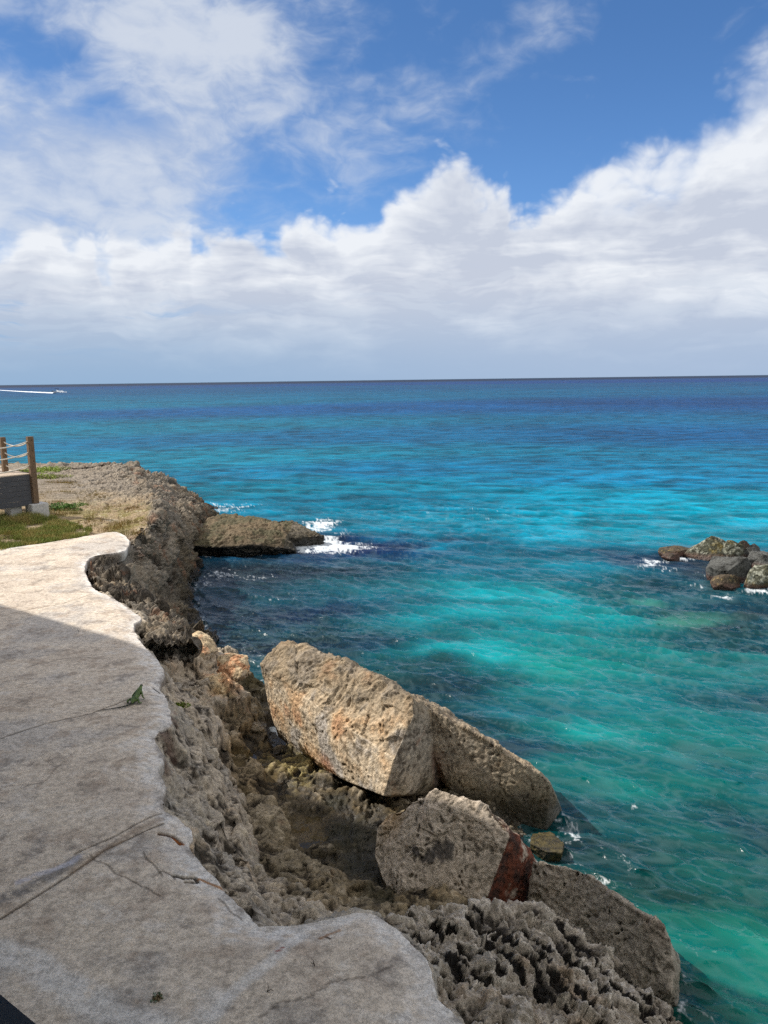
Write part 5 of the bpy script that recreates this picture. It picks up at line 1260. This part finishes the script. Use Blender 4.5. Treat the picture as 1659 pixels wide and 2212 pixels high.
for q_ in cpts:
    m_ = gr.integers(18, 60); Pl.append(q_ + gr.normal(0, .13, (m_, 2))); tone = gr.uniform(0, 1)
    Cl.append((lin((156, 126, 72)) * (1 - tone) + lin((128, 120, 58)) * tone) * gr.uniform(.65, 1.15, (m_, 1))); Hl.append(gr.uniform(.06, .22, m_))
P = np.vstack(Pl); cg = np.vstack(Cl); hh = np.concatenate(Hl); ok = ~inside(P, WPOLY); P, cg, hh = P[ok], cg[ok], hh[ok]
V, F3, cl = blades(ground(P), hh, gr.uniform(.004, .008, len(P)), gr.uniform(.15, .6, len(P)), cg, gr)
me = np_mesh('dry_grass', V, F3, False); set_col(me, cl); o = link('dry_grass', me, GM); tag(o, 'dry brown and yellow grass tufts on the rocky headland beside the deck', 'dry grass', None, 'stuff')

def leafy(name, cen, rx, ry, h_, n, leaf, c0, c1, seed, label, cat):
    rg = np.random.default_rng(seed); r_ = np.sqrt(rg.uniform(0, 1, n)); a = rg.uniform(0, 2 * math.pi, n)
    lump = 1 + .35 * np.sin(a * 3 + seed)
    x = rx * r_ * np.cos(a) * lump; y = ry * r_ * np.sin(a) * lump; z_ = rg.uniform(.15, 1, n) * h_ * (1 - .6 * r_ ** 2)
    nrm = rg.normal(size=(n, 3)) + np.array([0, 0, 1.2]); nrm /= np.linalg.norm(nrm, axis=1)[:, None]
    u = np.cross(nrm, rg.normal(size=(n, 3))); u /= np.linalg.norm(u, axis=1)[:, None]; v = np.cross(nrm, u); L = leaf * rg.uniform(.6, 1.3, (n, 1))
    C_ = np.c_[x, y, z_]; V = np.stack([C_ - u * L, C_ + v * L * .45, C_ + u * L, C_ - v * L * .45], 1).reshape(-1, 3)
    k = np.arange(n)[:, None] * 4 + np.array([0, 1, 2, 3])
    e = empty(name, cen); tag(e, label, cat)
    me = np_mesh('foliage', V, k, False); cl = mixc(np.tile(lin(c0), (n, 1)), lin(c1), rg.uniform(0, 1, n)); set_col(me, np.repeat(cl, 4, 0)); link('foliage', me, GM, e)
    bm = bmesh.new()
    for k_ in range(9):
        aa = 2 * math.pi * k_ / 9 + rg.uniform(-.3, .3); tube(bm, [(0, 0, 0), (rx * .4 * math.cos(aa), ry * .4 * math.sin(aa), h_ * .45), (rx * .75 * math.cos(aa), ry * .75 * math.sin(aa), h_ * .5)], [.012, .008, .004], 5)
    fin(bm, 'stem', simple_mat('plant_stem', lin((104, 88, 58)), .8, .2, 20, 0, 0), e)
    return e
def gpt(X, Yv, z_=WALK - .12): q_ = at(X, Yv, z_); return (q_[0], q_[1], z_)
leafy('shrub', gpt(128, 1106), .75, .55, .36, 1100, .045, (58, 92, 38), (96, 128, 52), 3, 'low dark green leafy shrub growing right of the white deck footing', 'shrub')
leafy('shrub', gpt(165, 1100), .5, .4, .26, 600, .04, (66, 96, 40), (112, 136, 58), 4, 'smaller green leafy shrub at the right end of the dark green one', 'shrub')
leafy('ground_plant', gpt(100, 1018, WALK + .02), 1.1, .8, .26, 1100, .05, (112, 136, 52), (150, 164, 72), 5, 'bright yellow green plant patch on grey rock right of the post, farther one', 'plant')
leafy('ground_plant', gpt(102, 1033, WALK + .0), 1.0, .5, .22, 700, .05, (106, 126, 52), (146, 150, 72), 6, 'yellow green plant patch right of the post, nearer of the two patches', 'plant')
leafy('ground_plant', (at(390, 1521, 2.2)[0], at(390, 1521, 2.2)[1], 2.14), .12, .1, .1, 260, .02, (86, 108, 28), (122, 138, 40), 7, 'tiny bright green tuft on the rock bank just outside the walkway edge', 'plant')
leafy('weed', gpt(341, 2159, WALK - .003), 
      .055, .05, .035, 40, .014, (96, 112, 88), (136, 146, 122), 8, 'small wilted green sprig lying on the walkway near the bottom', 'sprig')
for k_, (X, Yv, lab) in enumerate(((578, 2142, 'thin dark twig standing on the walkway right of the white streak'), (170, 1366, 'tiny dark twig on the sunlit part of the walkway'), (680, 2085, 'tiny black twig on the walkway near the rock ledge'))):
    p_ = at(X, Yv, WALK); bm = bmesh.new(); tube(bm, [(0, 0, -.005), (.005, .01, .03), (.0, .02, .065)], [.0035, .003, .0015], 6); tube(bm, [(0, 0, .008), (.03, .005, .012), (.045, -.005, .008)], [.003, .002, .0015], 5)
    o = fin(bm, 'twig', simple_mat('twig_bark', lin((52, 42, 34)), .9, .2, 40, 0, 0)); o.location = p_; o.rotation_euler.z = k_ * 1.3; tag(o, lab, 'twig')

# ------------------------------------------------------------------ render settings
SC.render.engine = 'CYCLES'
SC.view_settings.view_transform = 'Standard'; SC.view_settings.look = 'None'; SC.view_settings.exposure = 0; SC.view_settings.gamma = 1
SC.render.resolution_x = 768; SC.render.resolution_y = 1024
SC.cycles.use_denoising = False; SC.cycles.use_adaptive_sampling = True; SC.cycles.adaptive_threshold = .015; SC.cycles.adaptive_min_samples = 12
SC.cycles.max_bounces = 4; SC.cycles.diffuse_bounces = 3; SC.cycles.glossy_bounces = 2; SC.cycles.sample_clamp_direct = 1.6; SC.cycles.sample_clamp_indirect = 4.0; SC.cycles.caustics_reflective = False; SC.cycles.caustics_refractive = False
